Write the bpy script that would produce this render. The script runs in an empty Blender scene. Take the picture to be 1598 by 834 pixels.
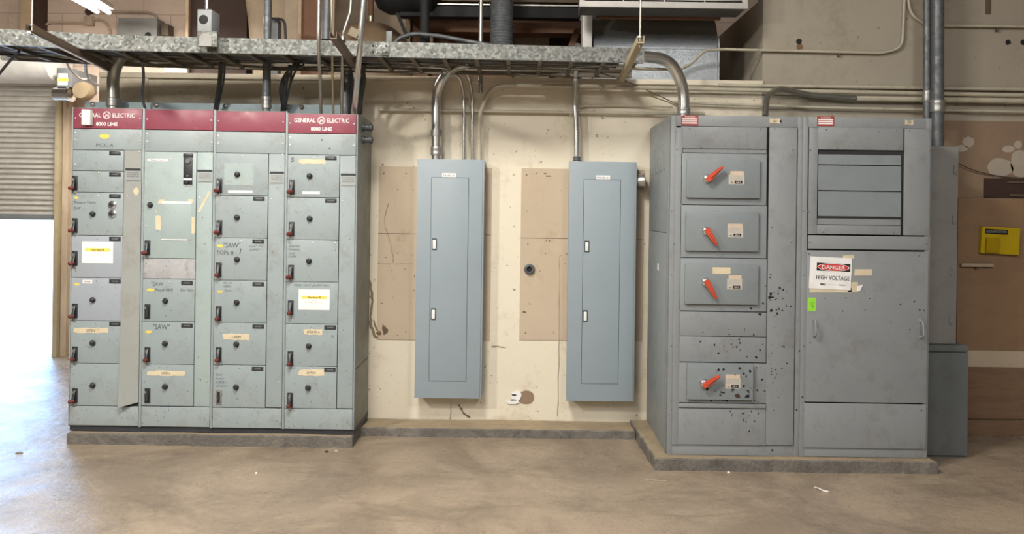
import bpy, bmesh, math, random
from mathutils import Vector, Matrix
R = math.radians
S = bpy.context.scene
C = S.collection
random.seed(7)

# ------------------------------------------------------------------ camera
W, H = 1598, 834
F, PX, PY, HC, ROLL = 1200.0, 812.0, 328.0, 1.72, 0.0135   # focal px, principal point, eye height, roll
cr, sr = math.cos(ROLL), math.sin(ROLL)
cam = bpy.data.cameras.new('camera'); co = bpy.data.objects.new('camera', cam); C.objects.link(co); S.camera = co
cam.sensor_width = 36; cam.lens = 36*F/W
cam.shift_x = -(PX-W/2)/W; cam.shift_y = -(H/2-PY)/W
cam.clip_start = .05; cam.clip_end = 200
m = Matrix(((cr, -sr, 0, 0), (0, 0, -1, 0), (sr, cr, 0, HC), (0, 0, 0, 1)))
co.matrix_world = m

def P(px, py, Y):
    dx, dy = px-PX, py-PY
    return Vector((Y*(cr*dx+sr*dy)/F, Y, HC+Y*(sr*dx-cr*dy)/F))
def rect(x0, y0, x1, y1, Y):                 # centre lines of a photographed rectangle -> world x0,x1,z0,z1
    xm, ym = (x0+x1)/2, (y0+y1)/2
    return P(x0, ym, Y).x, P(x1, ym, Y).x, P(xm, y1, Y).z, P(xm, y0, Y).z

# ------------------------------------------------------------------ world, sun, lights, exposure
w = bpy.data.worlds.new('world'); S.world = w; w.use_nodes = True
bg = w.node_tree.nodes['Background']; bg.inputs[0].default_value = (.36, .62, 1, 1); bg.inputs[1].default_value = 10.0
S.view_settings.view_transform = 'Standard'; S.view_settings.look = 'None'
S.view_settings.gamma = 1; S.view_settings.use_curve_mapping = False
S.view_settings.exposure = 0.2
su = bpy.data.lights.new('sun', 'SUN'); su.energy = 9; su.angle = R(.6); su.color = (1, .96, .9)
so = bpy.data.objects.new('sun', su); C.objects.link(so); so.rotation_euler = (0, R(-38), 0); so.location = (-20, 14, 20)
def area(name, loc, target, sx, sy, power, col):
    l = bpy.data.lights.new(name, 'AREA'); l.shape = 'RECTANGLE'; l.size = sx; l.size_y = sy; l.energy = power; l.color = col
    o = bpy.data.objects.new(name, l); C.objects.link(o); o.location = loc
    o.rotation_euler = (Vector(target)-Vector(loc)).to_track_quat('-Z', 'Y').to_euler()
    return o
WARM = (1, .945, .845); NEUT = (1, .98, .96)
# shop lights with downward reflectors; right and rear ones are added unseen fill
area('key_light', (-3.9, 1.3, 3.8), (-3.0, 3.2, 0), .32, .32, 155, WARM)
area('overhead_light', (-1.1, 2.4, 4.8), (-1.1, 3.1, 0), 1.0, 1.0, 235, WARM)
area('fill_light_right', (2.2, -.6, 4.7), (2.2, 0.4, 0), 1.0, 2.0, 150, NEUT)
area('fill_light_rear', (-2.2, -2.5, 4.7), (-2.0, -.8, 0), 2.0, 2.0, 190, NEUT)

# ------------------------------------------------------------------ materials
def newmat(name):
    mt = bpy.data.materials.new(name); mt.use_nodes = True
    nt = mt.node_tree; b = nt.nodes['Principled BSDF']
    return mt, nt, b
def N(nt, t, **kw):
    n = nt.nodes.new(t)
    for k, v in kw.items():
        if k.startswith('i_'): n.inputs[k[2:].replace('_', ' ')].default_value = v
        else: setattr(n, k, v)
    return n
def coords(nt, scale=(1, 1, 1), kind='Object'):
    tc = N(nt, 'ShaderNodeTexCoord'); mp = N(nt, 'ShaderNodeMapping'); mp.inputs['Scale'].default_value = scale
    nt.links.new(tc.outputs[kind], mp.inputs[0]); return mp.outputs[0]
def noise(nt, vec, scale, detail=4, rough=.6, dist=0):
    n = N(nt, 'ShaderNodeTexNoise'); n.inputs['Scale'].default_value = scale; n.inputs['Detail'].default_value = detail
    n.inputs['Roughness'].default_value = rough; n.inputs['Distortion'].default_value = dist; nt.links.new(vec, n.inputs['Vector']); return n.outputs['Fac']
def ramp(nt, fac, a, b, ca=0.0, cb=1.0):
    n = N(nt, 'ShaderNodeMapRange'); n.inputs['From Min'].default_value = a; n.inputs['From Max'].default_value = b
    n.inputs['To Min'].default_value = ca; n.inputs['To Max'].default_value = cb
    nt.links.new(fac, n.inputs['Value']); return n.outputs[0]
def mix(nt, fac, a, b):
    n = N(nt, 'ShaderNodeMix', data_type='RGBA')
    if hasattr(fac, 'default_value') or hasattr(fac, 'links'): nt.links.new(fac, n.inputs[0])
    else: n.inputs[0].default_value = fac
    for i, v in ((6, a), (7, b)):
        if isinstance(v, tuple): n.inputs[i].default_value = (*v, 1)
        else: nt.links.new(v, n.inputs[i])
    return n.outputs[2]
def bump(nt, b, h, strength=.2, dist=.01):
    n = N(nt, 'ShaderNodeBump'); n.inputs['Strength'].default_value = strength; n.inputs['Distance'].default_value = dist
    nt.links.new(h, n.inputs['Height']); nt.links.new(n.outputs[0], b.inputs['Normal'])

def plain(name, col, rough=.5, metal=0, emit=0):
    mt, nt, b = newmat(name)
    b.inputs['Roughness'].default_value = rough; b.inputs['Metallic'].default_value = metal
    v = coords(nt); f = ramp(nt, noise(nt, v, 9), .3, .7)
    c = mix(nt, f, tuple(x*.9 for x in col), tuple(min(1, x*1.08) for x in col))
    nt.links.new(c, b.inputs['Base Color'])
    if emit:
        b.inputs['Emission Color'].default_value = (*col, 1); b.inputs['Emission Strength'].default_value = emit
    return mt
def painted(name, col, col2, dirt=(.18, .14, .10), amount=.5, rough=.45, streak=.5):
    mt, nt, b = newmat(name)
    v = coords(nt)
    c = mix(nt, ramp(nt, noise(nt, v, 1.6, 5), .35, .65), col, col2)
    # grime patches, downward runs and fine scuffs
    g = ramp(nt, noise(nt, v, 5.5, 9, .75), .52, .74, 0, amount)
    c = mix(nt, g, c, dirt)
    vs = coords(nt, (26, 26, 2.2)); s = ramp(nt, noise(nt, vs, 1.6, 6, .7), .62, .76, 0, streak)
    c = mix(nt, s, c, dirt)
    vr = coords(nt, (5, 5, 60)); l = ramp(nt, noise(nt, vr, 1.1, 4, .6, 2.5), .68, .74, 0, streak*.6)
    c = mix(nt, l, c, tuple(min(1, x*1.35) for x in col))
    vq = coords(nt, (70, 70, 7)); l = ramp(nt, noise(nt, vq, 1.0, 3, .6, 1.5), .71, .74, 0, streak)
    c = mix(nt, l, c, tuple(x*.5 for x in dirt))
    k = ramp(nt, noise(nt, v, 70, 3, .6), .68, .74, 0, amount)
    c = mix(nt, k, c, tuple(x*.4 for x in dirt))
    nt.links.new(c, b.inputs['Base Color'])
    nt.links.new(ramp(nt, noise(nt, v, 8, 5), .3, .7, rough-.07, rough+.15), b.inputs['Roughness'])
    bump(nt, b, noise(nt, v, 3, 3), .08, .01)
    return mt
def galv(name, a, c2, rough=.38, scale=55, metal=.75, fleck=.5):
    mt, nt, b = newmat(name); v = coords(nt)
    vo = N(nt, 'ShaderNodeTexVoronoi'); vo.inputs['Scale'].default_value = scale; nt.links.new(v, vo.inputs['Vector'])
    sp = N(nt, 'ShaderNodeSeparateColor'); nt.links.new(vo.outputs['Color'], sp.inputs[0])
    c = mix(nt, sp.outputs[0], a, c2)
    c = mix(nt, ramp(nt, noise(nt, v, 4, 6, .7), .5, .75, 0, fleck), c, (.13, .11, .09))
    nt.links.new(c, b.inputs['Base Color']); b.inputs['Metallic'].default_value = metal
    nt.links.new(ramp(nt, sp.outputs[1], 0, 1, rough-.08, rough+.14), b.inputs['Roughness'])
    return mt

M = {}
M['mcc'] = painted('grey_green_enamel', (.265, .318, .338), (.295, .345, .358), (.17, .15, .12), .5, .42, .5)
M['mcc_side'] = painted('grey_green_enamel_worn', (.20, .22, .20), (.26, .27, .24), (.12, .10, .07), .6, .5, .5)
M['mcc_blue'] = painted('blue_grey_enamel', (.31, .345, .40), (.32, .36, .40), (.2, .18, .15), .3, .42, .2)
M['mcc_light'] = painted('pale_green_enamel', (.335, .41, .415), (.31, .38, .385), (.2, .18, .13), .35, .42, .3)
M['mcc_way'] = painted('grey_enamel_wireway', (.28, .29, .28), (.30, .325, .31), (.16, .14, .11), .45, .42, .45)
M['swb'] = painted('switchboard_grey', (.22, .238, .252), (.245, .262, .272), (.12, .10, .08), .45, .42, .5)
M['swb_side'] = painted('switchboard_side_grey', (.225, .252, .27), (.25, .275, .29), (.12, .10, .08), .35, .45, .25)
M['swb_door'] = painted('breaker_door_grey', (.20, .228, .245), (.22, .25, .265), (.10, .09, .07), .3, .36, .1)
M['panel'] = painted('panelboard_grey', (.25, .305, .345), (.265, .32, .36), (.22, .2, .17), .12, .4, .08)
M['tall'] = painted('tall_box_grey', (.22, .22, .21), (.25, .25, .24), (.12, .10, .08), .4, .5, .3)
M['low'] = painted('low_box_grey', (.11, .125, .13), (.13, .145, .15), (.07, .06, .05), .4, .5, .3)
M['angle'] = painted('angle_blue_grey', (.25, .33, .36), (.29, .37, .40), (.2, .16, .12), .3, .5, .2)
M['red'] = painted('maroon_plate', (.20, .032, .062), (.25, .055, .085), (.42, .2, .2), .25, .4, .2)
M['gap'] = plain('dark_gap', (.02, .022, .024), .8)
M['dark'] = plain('dark_plastic', (.018, .02, .024), .4)
M['tag'] = plain('dark_nameplate', (.03, .034, .04), .35)
M['navy'] = painted('dark_base_paint', (.025, .03, .04), (.04, .045, .06), (.12, .1, .09), .4, .5, .4)
M['redgrip'] = plain('red_grip', (.13, .022, .018), .5)
M['orange'] = plain('orange_red_handle', (.52, .07, .03), .4)
M['chrome'] = plain('chrome', (.75, .76, .78), .2, 1)
M['screw'] = plain('screw_steel', (.6, .62, .62), .35, .9)
M['steel'] = plain('worn_steel', (.35, .35, .34), .42, .8)
M['white'] = plain('white_paper', (.78, .78, .78), .7)
M['white_plastic'] = plain('white_plastic', (.72, .76, .74), .5)
M['yellow'] = plain('yellow_marker', (.80, .62, .10), .6)
M['ylab'] = plain('yellow_sticker', (.72, .56, .10), .6)
M['tape'] = plain('masking_tape', (.60, .52, .37), .75)
M['ink'] = plain('black_ink', (.035, .035, .045), .6)
M['pen'] = plain('marker_pen', (.07, .08, .10), .6)
M['grey_ink'] = plain('grey_ink', (.35, .38, .38), .6)
M['letter'] = plain('white_lettering', (.82, .78, .76), .5)
M['dred'] = plain('sign_red', (.60, .05, .06), .5)
M['wred'] = plain('warning_red', (.33, .05, .05), .5)
M['lime'] = plain('lime_sticker', (.30, .72, .05), .5)
M['peach'] = plain('aged_paper_label', (.58, .46, .36), .6)
M['buff'] = plain('buff_paper_label', (.50, .46, .40), .6)
M['silverlab'] = plain('silver_data_plate', (.40, .43, .43), .35, .4)
M['cable'] = plain('black_cable', (.022, .023, .025), .5)
M['cablegrey'] = plain('grey_cable', (.12, .11, .09), .6)
M['brass'] = plain('tarnished_conduit', (.42, .38, .27), .35, .8)
M['emt'] = plain('conduit_steel', (.60, .61, .60), .26, .95)
M['emtdull'] = plain('dull_conduit_steel', (.37, .365, .33), .36, .85)
M['darkpipe'] = galv('dark_pipe', (.10, .11, .12), (.14, .15, .16), .45, 30, .4, .3)
M['vdark'] = plain('black_iron', (.010, .010, .011), .75)
M['rail'] = galv('spangled_galvanised', (.07, .075, .07), (.22, .23, .22), .5, 60, .35, .45)
M['duct'] = galv('galvanised_duct', (.26, .28, .29), (.32, .34, .355), .38, 150, .75, .1)
M['rung'] = plain('tray_rung_steel', (.16, .14, .11), .5, .5)
M['stain'] = plain('brown_stain', (.24, .18, .11), .8)
M['strut'] = plain('brown_strut', (.13, .095, .065), .6, .2)
M['strutpale'] = painted('pale_strut', (.36, .30, .19), (.42, .36, .24), (.15, .1, .06), .5, .6, .3)
M['creampipe'] = painted('cream_painted_pipe', (.50, .46, .36), (.44, .41, .33), (.10, .07, .05), .5, .5, .1)
M['wood'] = plain('brown_timber', (.20, .10, .055), .7)
M['wooddark'] = plain('dark_timber', (.045, .022, .015), .7)
M['pine'] = plain('pale_timber', (.50, .37, .25), .7)
M['tank'] = plain('tan_tank_paint', (.27, .19, .12), .5)
M['tankin'] = plain('beige_tank_paint', (.40, .30, .20), .55)
M['beige'] = plain('beige_board', (.42, .33, .24), .7)
M['ac'] = plain('off_white_enamel', (.48, .47, .45), .5)
M['acin'] = plain('louvre_grey', (.10, .10, .10), .6)
M['operator'] = plain('operator_grey', (.16, .17, .18), .5)
M['tube'] = plain('fluorescent_tube', (1, .95, .85), .4, 0, 22)
M['yellowbox'] = plain('yellow_plastic', (.50, .36, .0), .4)
M['yellowtint'] = plain('amber_window', (.40, .27, .0), .25)

def cream(name, c1, c2, stain):
    mt, nt, b = newmat(name); v = coords(nt)
    c = mix(nt, ramp(nt, noise(nt, v, .9, 6, .6), .35, .65), c1, c2)
    c = mix(nt, ramp(nt, noise(nt, v, 2.6, 10, .78), .54, .72, 0, .6), c, stain)
    vs = coords(nt, (14, 14, 1.2)); c = mix(nt, ramp(nt, noise(nt, vs, 1.3, 7, .7), .63, .8, 0, .35), c, stain)
    c = mix(nt, ramp(nt, noise(nt, v, 26, 3, .55), .69, .73, 0, .8), c, (.16, .11, .06))
    nt.links.new(c, b.inputs['Base Color']); b.inputs['Roughness'].default_value = .75
    bump(nt, b, noise(nt, v, 12, 6), .12, .008)
    return mt
M['cream'] = cream('cream_wall_paint', (.70, .645, .53), (.65, .595, .48), (.42, .33, .22))
M['greige'] = cream('aged_wall_paint', (.37, .335, .27), (.33, .295, .24), (.24, .19, .14))
M['board'] = cream('bare_board', (.50, .41, .31), (.45, .365, .27), (.30, .21, .13))
M['brownboard'] = cream('brown_bare_wall', (.26, .185, .12), (.23, .16, .11), (.15, .1, .07))
M['plaster'] = cream('white_plaster', (.42, .37, .31), (.36, .31, .26), (.28, .22, .17))

def ply(name, a, b2, grain=8):
    mt, nt, b = newmat(name)
    v = coords(nt, (1, 1, grain)); n1 = noise(nt, v, 1.6, 6, .6)
    wv = N(nt, 'ShaderNodeMath', operation='SINE'); ml = N(nt, 'ShaderNodeMath', operation='MULTIPLY'); ml.inputs[1].default_value = 34
    nt.links.new(n1, ml.inputs[0]); nt.links.new(ml.outputs[0], wv.inputs[0])
    c = mix(nt, ramp(nt, wv.outputs[0], -1, 1, 0, .55), a, b2)
    c = mix(nt, ramp(nt, noise(nt, coords(nt), 3, 6, .7), .6, .8, 0, .6), c, tuple(x*.4 for x in b2))
    nt.links.new(c, b.inputs['Base Color']); b.inputs['Roughness'].default_value = .65
    return mt
M['ply'] = ply('plywood_face', (.26, .165, .095), (.22, .135, .075), 1.5)
M['ply2'] = ply('plywood_strong_grain', (.21, .13, .08), (.155, .09, .055), 6)
M['jamb'] = ply('timber_jamb', (.50, .42, .32), (.34, .26, .18), .3)

def concrete(name, a, b2, st, rough=.5, sc=1.0, bs=.25):
    mt, nt, b = newmat(name); v = coords(nt)
    c = mix(nt, ramp(nt, noise(nt, v, .8*sc, 8, .68, 1.5), .40, .60), a, b2)
    c = mix(nt, ramp(nt, noise(nt, coords(nt, (1, 1.8, 1)), 1.7*sc, 10, .72, .8), .50, .70, 0, .7), c, st)
    c = mix(nt, ramp(nt, noise(nt, v, 30*sc, 6, .7), .55, .8, 0, .5), c, tuple(x*.55 for x in st))
    c = mix(nt, ramp(nt, noise(nt, v, 11*sc, 8, .8), .62, .75, 0, .35), c, tuple(min(1, x*1.5) for x in a))
    nt.links.new(c, b.inputs['Base Color'])
    nt.links.new(ramp(nt, noise(nt, v, 2.2*sc, 7, .7), .35, .7, rough-.1, rough+.18), b.inputs['Roughness'])
    bump(nt, b, noise(nt, v, 9*sc, 9, .7), bs, .02)
    return mt
M['floor'] = concrete('worn_concrete_floor', (.36, .285, .21), (.25, .195, .145), (.15, .115, .085), .27, 1, .5)
M['pad'] = concrete('pad_concrete', (.21, .19, .165), (.14, .13, .118), (.07, .065, .06), .8, 4, .8)
M['padtan'] = concrete('dusty_pad_concrete', (.36, .28, .18), (.30, .24, .16), (.17, .13, .09), .8, 3, .5)
M['ground'] = concrete('outdoor_concrete', (.68, .72, .76), (.64, .68, .72), (.56, .60, .63), .9, 1, .1)

def blockwall():
    mt, nt, b = newmat('painted_block'); tc = N(nt, 'ShaderNodeTexCoord'); s = N(nt, 'ShaderNodeSeparateXYZ'); cb = N(nt, 'ShaderNodeCombineXYZ')
    nt.links.new(tc.outputs['Object'], s.inputs[0]); nt.links.new(s.outputs[0], cb.inputs[0]); nt.links.new(s.outputs[2], cb.inputs[1])
    br = N(nt, 'ShaderNodeTexBrick'); nt.links.new(cb.outputs[0], br.inputs['Vector'])
    br.inputs['Scale'].default_value = 1; br.inputs['Brick Width'].default_value = .62; br.inputs['Row Height'].default_value = .30
    br.inputs['Mortar Size'].default_value = .006; br.inputs['Color1'].default_value = (.62, .49, .40, 1); br.inputs['Color2'].default_value = (.56, .44, .36, 1)
    br.inputs['Mortar'].default_value = (.42, .32, .26, 1)
    v = tc.outputs['Object']
    c = mix(nt, ramp(nt, noise(nt, v, 2.5, 9, .75), .5, .75, 0, .7), br.outputs['Color'], (.33, .24, .18))
    c = mix(nt, ramp(nt, noise(nt, v, 25, 5, .7), .62, .72, 0, .6), c, (.22, .15, .11))
    nt.links.new(c, b.inputs['Base Color']); b.inputs['Roughness'].default_value = .8
    bump(nt, b, br.outputs['Fac'], -.4, .01)
    return mt
M['block'] = blockwall()
M['shut'] = plain('roller_slat_steel', (.62, .60, .56), .38, .35)
M['shutbright'] = plain('white_hood_enamel', (.80, .79, .75), .45)
M['outbuild'] = plain('pale_blue_cladding', (.35, .48, .58), .6)
M['outwhite'] = plain('white_cladding', (.8, .8, .8), .6)
M['roomwall'] = plain('room_wall_paint', (.40, .35, .28), .8)
M['roof'] = plain('roof_boards', (.22, .17, .12), .8)

# ------------------------------------------------------------------ mesh helpers
class MB:
    def __init__(s): s.v = []; s.f = []; s.mi = []; s.mats = []
    def mi_(s, mt):
        mt = M[mt] if isinstance(mt, str) else mt
        if mt not in s.mats: s.mats.append(mt)
        return s.mats.index(mt)
    def add(s, vs, fs, mt):
        k = s.mi_(mt); n = len(s.v); s.v += [tuple(v) for v in vs]
        for f in fs: s.f.append([i+n for i in f]); s.mi.append(k)
        return s
    def box(s, x0, x1, y0, y1, z0, z1, mt, ch=0.0, rot=None):
        x0, x1 = min(x0, x1), max(x0, x1); y0, y1 = min(y0, y1), max(y0, y1); z0, z1 = min(z0, z1), max(z0, z1)
        c = min(ch, (x1-x0)*.45, (y1-y0)*.45, (z1-z0)*.45)
        if c <= 1e-5:
            vs = [(x, y, z) for x in (x0, x1) for y in (y0, y1) for z in (z0, z1)]
            fs = [(0, 1, 3, 2), (4, 6, 7, 5), (0, 4, 5, 1), (2, 3, 7, 6), (0, 2, 6, 4), (1, 5, 7, 3)]
        else:
            bm = bmesh.new(); bmesh.ops.create_cube(bm, size=1)
            for v in bm.verts: v.co = Vector(((x0+x1)/2+v.co.x*(x1-x0), (y0+y1)/2+v.co.y*(y1-y0), (z0+z1)/2+v.co.z*(z1-z0)))
            bmesh.ops.bevel(bm, geom=bm.edges[:]+bm.verts[:], offset=c, segments=2, profile=.6, affect='EDGES')
            bm.verts.index_update(); vs = [v.co.copy() for v in bm.verts]; fs = [[v.index for v in f.verts] for f in bm.faces]; bm.free()
        if rot:
            mt4, piv = rot; piv = Vector(piv); vs = [mt4 @ (Vector(v)-piv)+piv for v in vs]
        return s.add(vs, fs, mt)
    def obox(s, a, b, wd, ht, mt, up=(0, 0, 1), ch=0):
        """bar from a to b"""
        a, b = Vector(a), Vector(b); d = (b-a); L = d.length; d.normalize()
        sx = d.cross(Vector(up)).normalized(); uz = sx.cross(d)
        m3 = Matrix((sx, d, uz)).transposed()
        t = MB(); t.box(-wd/2, wd/2, 0, L, -ht/2, ht/2, mt, ch)
        return s.add([m3 @ Vector(v)+a for v in t.v], t.f, mt)
    def tube(s, pts, r, mt, seg=12, caps=True):
        pts = [Vector(p) for p in pts]; rs = r if isinstance(r, (list, tuple)) else [r]*len(pts)
        vs = []; fs = []; pn = None
        for i, p in enumerate(pts):
            t = (pts[min(i+1, len(pts)-1)]-pts[max(i-1, 0)]).normalized()
            if pn is None:
                a = Vector((0, 0, 1)) if abs(t.z) < .9 else Vector((1, 0, 0)); n = t.cross(a).normalized()
            else:
                n = (pn - t*pn.dot(t)).normalized()
            pn = n; b = t.cross(n)
            for k in range(seg):
                an = 2*math.pi*k/seg; vs.append(p+(n*math.cos(an)+b*math.sin(an))*rs[i])
        for i in range(len(pts)-1):
            for k in range(seg):
                a = i*seg+k; b_ = i*seg+(k+1) % seg; fs.append((a, a+seg, b_+seg, b_))
        if caps: fs.append(tuple(range(seg))); fs.append(tuple(reversed(range((len(pts)-1)*seg, len(pts)*seg))))
        return s.add(vs, fs, mt)
    def cyl(s, c, axis, r, h, mt, seg=16, r2=None):
        c = Vector(c); ax = Vector(axis).normalized(); return s.tube([c, c+ax*h], [r, r if r2 is None else r2], mt, seg)
    def lathe(s, c, axis, prof, mt, seg=20):
        c = Vector(c); ax = Vector(axis).normalized(); a = Vector((0, 0, 1)) if abs(ax.z) < .9 else Vector((1, 0, 0))
        n = ax.cross(a).normalized(); b = ax.cross(n); vs = []; fs = []
        for (h, r) in prof:
            for k in range(seg):
                an = 2*math.pi*k/seg; vs.append(c+ax*h+(n*math.cos(an)+b*math.sin(an))*r)
        for i in range(len(prof)-1):
            for k in range(seg):
                a_ = i*seg+k; b_ = i*seg+(k+1) % seg; fs.append((a_, b_, b_+seg, a_+seg))
        fs.append(tuple(reversed(range(seg)))); fs.append(tuple(range((len(prof)-1)*seg, len(prof)*seg)))
        return s.add(vs, fs, mt)
    def prism(s, poly, y0, y1, mt):
        """poly in (x, z), extruded along y"""
        n = len(poly); vs = [(x, y0, z) for x, z in poly]+[(x, y1, z) for x, z in poly]
        fs = [tuple(range(n)), tuple(reversed(range(n, 2*n)))]+[(i, i+n, (i+1) % n+n, (i+1) % n) for i in range(n)]
        return s.add(vs, fs, mt)
    def prismx(s, poly, x0, x1, mt):
        n = len(poly); vs = [(x0, y, z) for y, z in poly]+[(x1, y, z) for y, z in poly]
        fs = [tuple(reversed(range(n))), tuple(range(n, 2*n))]+[(i, (i+1) % n, (i+1) % n+n, i+n) for i in range(n)]
        return s.add(vs, fs, mt)
    def blob(s, x, z, y, rx, rz, mt, jag=.35, n=9, t=.0012):
        ph = random.random()*6; poly = []
        for k in range(n):
            a = 2*math.pi*k/n+ph; q = 1-jag*random.random(); poly.append((x+rx*q*math.cos(a), z+rz*q*math.sin(a)))
        return s.prism(poly, y-t, y, mt)
    def text(s, st, x, z, y, h, mt, width=None, align='c', bold=0, shear=0, t=.0008):
        vs, fs, (x0, x1, y0, y1) = textgeo(st, bold, shear)
        if not vs: return s
        k = h/.70; kx = k if width is None else width/max(1e-6, x1-x0)
        ox = {'c': -(x0+x1)/2, 'l': -x0}[align]
        return s.add([(x+(a+ox)*kx, y-t, z+b*k) for a, b in vs], fs, mt)
    def build(s, name, parent=None, smooth=True, loc=None):
        me = bpy.data.meshes.new(name)
        if parent is None:
            if loc is None:
                xs = [v[0] for v in s.v]; ys = [v[1] for v in s.v]; zs = [v[2] for v in s.v]
                loc = ((min(xs)+max(xs))/2, (min(ys)+max(ys))/2, min(zs))
            org = Vector(loc)
        else: org = Vector(parent['_org'])
        me.from_pydata([Vector(v)-org for v in s.v], [], s.f)
        for mt in s.mats: me.materials.append(mt)
        me.polygons.foreach_set('material_index', s.mi)
        bm = bmesh.new(); bm.from_mesh(me); bmesh.ops.recalc_face_normals(bm, faces=[f for f in bm.faces if len(f.verts) > 0 and f.calc_area() > 0]) if not getattr(s, 'keep', False) else None
        bm.to_mesh(me); bm.free(); me.update()
        if smooth:
            me.polygons.foreach_set('use_smooth', [True]*len(me.polygons)); me.set_sharp_from_angle(angle=R(32))
        o = bpy.data.objects.new(name, me); C.objects.link(o); o['_org'] = list(org)
        if parent is None: o.location = org
        else: o.parent = parent
        return o
_tc = {}
def textgeo(st, bold=0, shear=0):
    key = (st, bold, shear)
    if key not in _tc:
        cu = bpy.data.curves.new('t', 'FONT'); cu.body = st; cu.offset = bold; cu.shear = shear; cu.size = 1; cu.resolution_u = 2
        o = bpy.data.objects.new('t', cu); C.objects.link(o)
        dg = bpy.context.evaluated_depsgraph_get(); me = o.evaluated_get(dg).to_mesh()
        vs = [(v.co.x, v.co.y) for v in me.vertices]; fs = [tuple(p.vertices) for p in me.polygons]
        o.evaluated_get(dg).to_mesh_clear(); bpy.data.objects.remove(o); bpy.data.curves.remove(cu)
        bb = (min(v[0] for v in vs), max(v[0] for v in vs), min(v[1] for v in vs), max(v[1] for v in vs)) if vs else (0, 1, 0, 1)
        _tc[key] = (vs, fs, bb)
    return _tc[key]
def tag(o, label, cat, group=None):
    o['label'] = label; o['category'] = cat
    if group: o['group'] = group
    return o
def struct(o): o['kind'] = 'structure'; return o
def thing(name, loc, label, cat, group=None):
    o = bpy.data.objects.new(name, None); C.objects.link(o); o.location = loc; o['_org'] = list(loc); o.empty_display_size = .1
    return tag(o, label, cat, group)
def fillet(pts, rad, n=7):
    pts = [Vector(p) for p in pts]; out = [pts[0]]
    for i in range(1, len(pts)-1):
        a, b, c = pts[i-1], pts[i], pts[i+1]; u = (a-b); v = (c-b); lu, lv = u.length, v.length; u.normalize(); v.normalize()
        ang = u.angle(v)
        if ang > math.pi-.02: out.append(b); continue
        r = rad[i-1] if isinstance(rad, (list, tuple)) else rad
        d = min(r/math.tan(ang/2), lu*.49, lv*.49); p0, p1 = b+u*d, b+v*d
        for k in range(n+1):
            t = k/n; out.append(p0*(1-t)**2+b*2*t*(1-t)+p1*t*t)
    out.append(pts[-1]); return out
def catmull(pts, n=6):
    pts = [Vector(p) for p in pts]; q = [pts[0]*2-pts[1]]+pts+[pts[-1]*2-pts[-2]]; out = []
    for i in range(1, len(q)-2):
        for k in range(n):
            t = k/n; a, b, c, d = q[i-1:i+3]
            out.append(.5*((2*b)+(-a+c)*t+(2*a-5*b+4*c-d)*t*t+(-a+3*b-3*c+d)*t**3))
    out.append(pts[-1]); return out
# ================================================================== SETTING
YW = 6.05                                  # face of the electrical room wall
YR = 8.8                                   # face of the exterior block wall
def sb(name, args, mt):
    b = MB(); b.box(*args, mt); return struct(b.build(name, smooth=False, loc=(0, 0, 0)))
g = MB()
nx, ny = 2, 2
g.box(-9.6, 7.5, -4.2, 8.95, -.25, 0, 'floor'); struct(g.build('floor', smooth=False, loc=(0, 0, 0)))
sb('floor_outside', (-60, 40, 8.96, 90, -.3, -.02), 'ground')
sb('ceiling', (-9.6, 7.5, -4.2, 9.1, 5.0, 5.15), 'roof')
sb('wall_front', (-9.6, 7.5, -4.35, -4.2, -.2, 5), 'roomwall')
sb('wall_left', (-9.75, -9.6, -4.35, 9.1, -.2, 5), 'roomwall')
sb('wall_right', (7.5, 7.65, -4.35, 9.1, -.2, 5), 'roomwall')
# exterior wall with the roller door opening
ox0, ox1, oz1 = -8.9, P(84, 300, YR).x, 3.20
b = MB(); b.box(-9.6, ox0, YR, YR+.2, 0, 5, 'block'); b.box(ox0, ox1, YR, YR+.2, oz1, 5, 'block'); b.box(ox1, 7.5, YR, YR+.2, 0, 5, 'block')
struct(b.build('wall_rear', smooth=False, loc=(0, 0, 0)))
# electrical room wall
WL = P(156, 130, YW).x; WT = 2.755; RX = P(1190, 90, YW).x
b = MB(); b.box(WL, RX, YW, YW+.14, 0, WT, 'cream'); b.box(WL, RX, YW-.02, YW+.15, WT-.035, WT+.005, 'cream')
b.box(WL, P(232, 130, YW).x, YW-.012, YW, .3, WT-.04, 'cream')
struct(b.build('wall_back', smooth=False, loc=(0, 0, 0)))
b = MB(); b.box(RX, 7.5, YW, YW+.14, 0, 5, 'greige'); struct(b.build('wall_back_right', smooth=False, loc=(0, 0, 0)))
sb('wall_return', (RX, RX+.14, YW+.14, YR, 2.7, 3.42), 'greige')
sb('wall_store_side', (WL, WL+.12, YW+.14, YR, 0, 2.7), 'block')
sb('floor_mezzanine', (WL, RX+.14, YW+.14, YR, 2.66, 2.72), 'wooddark')
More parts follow.
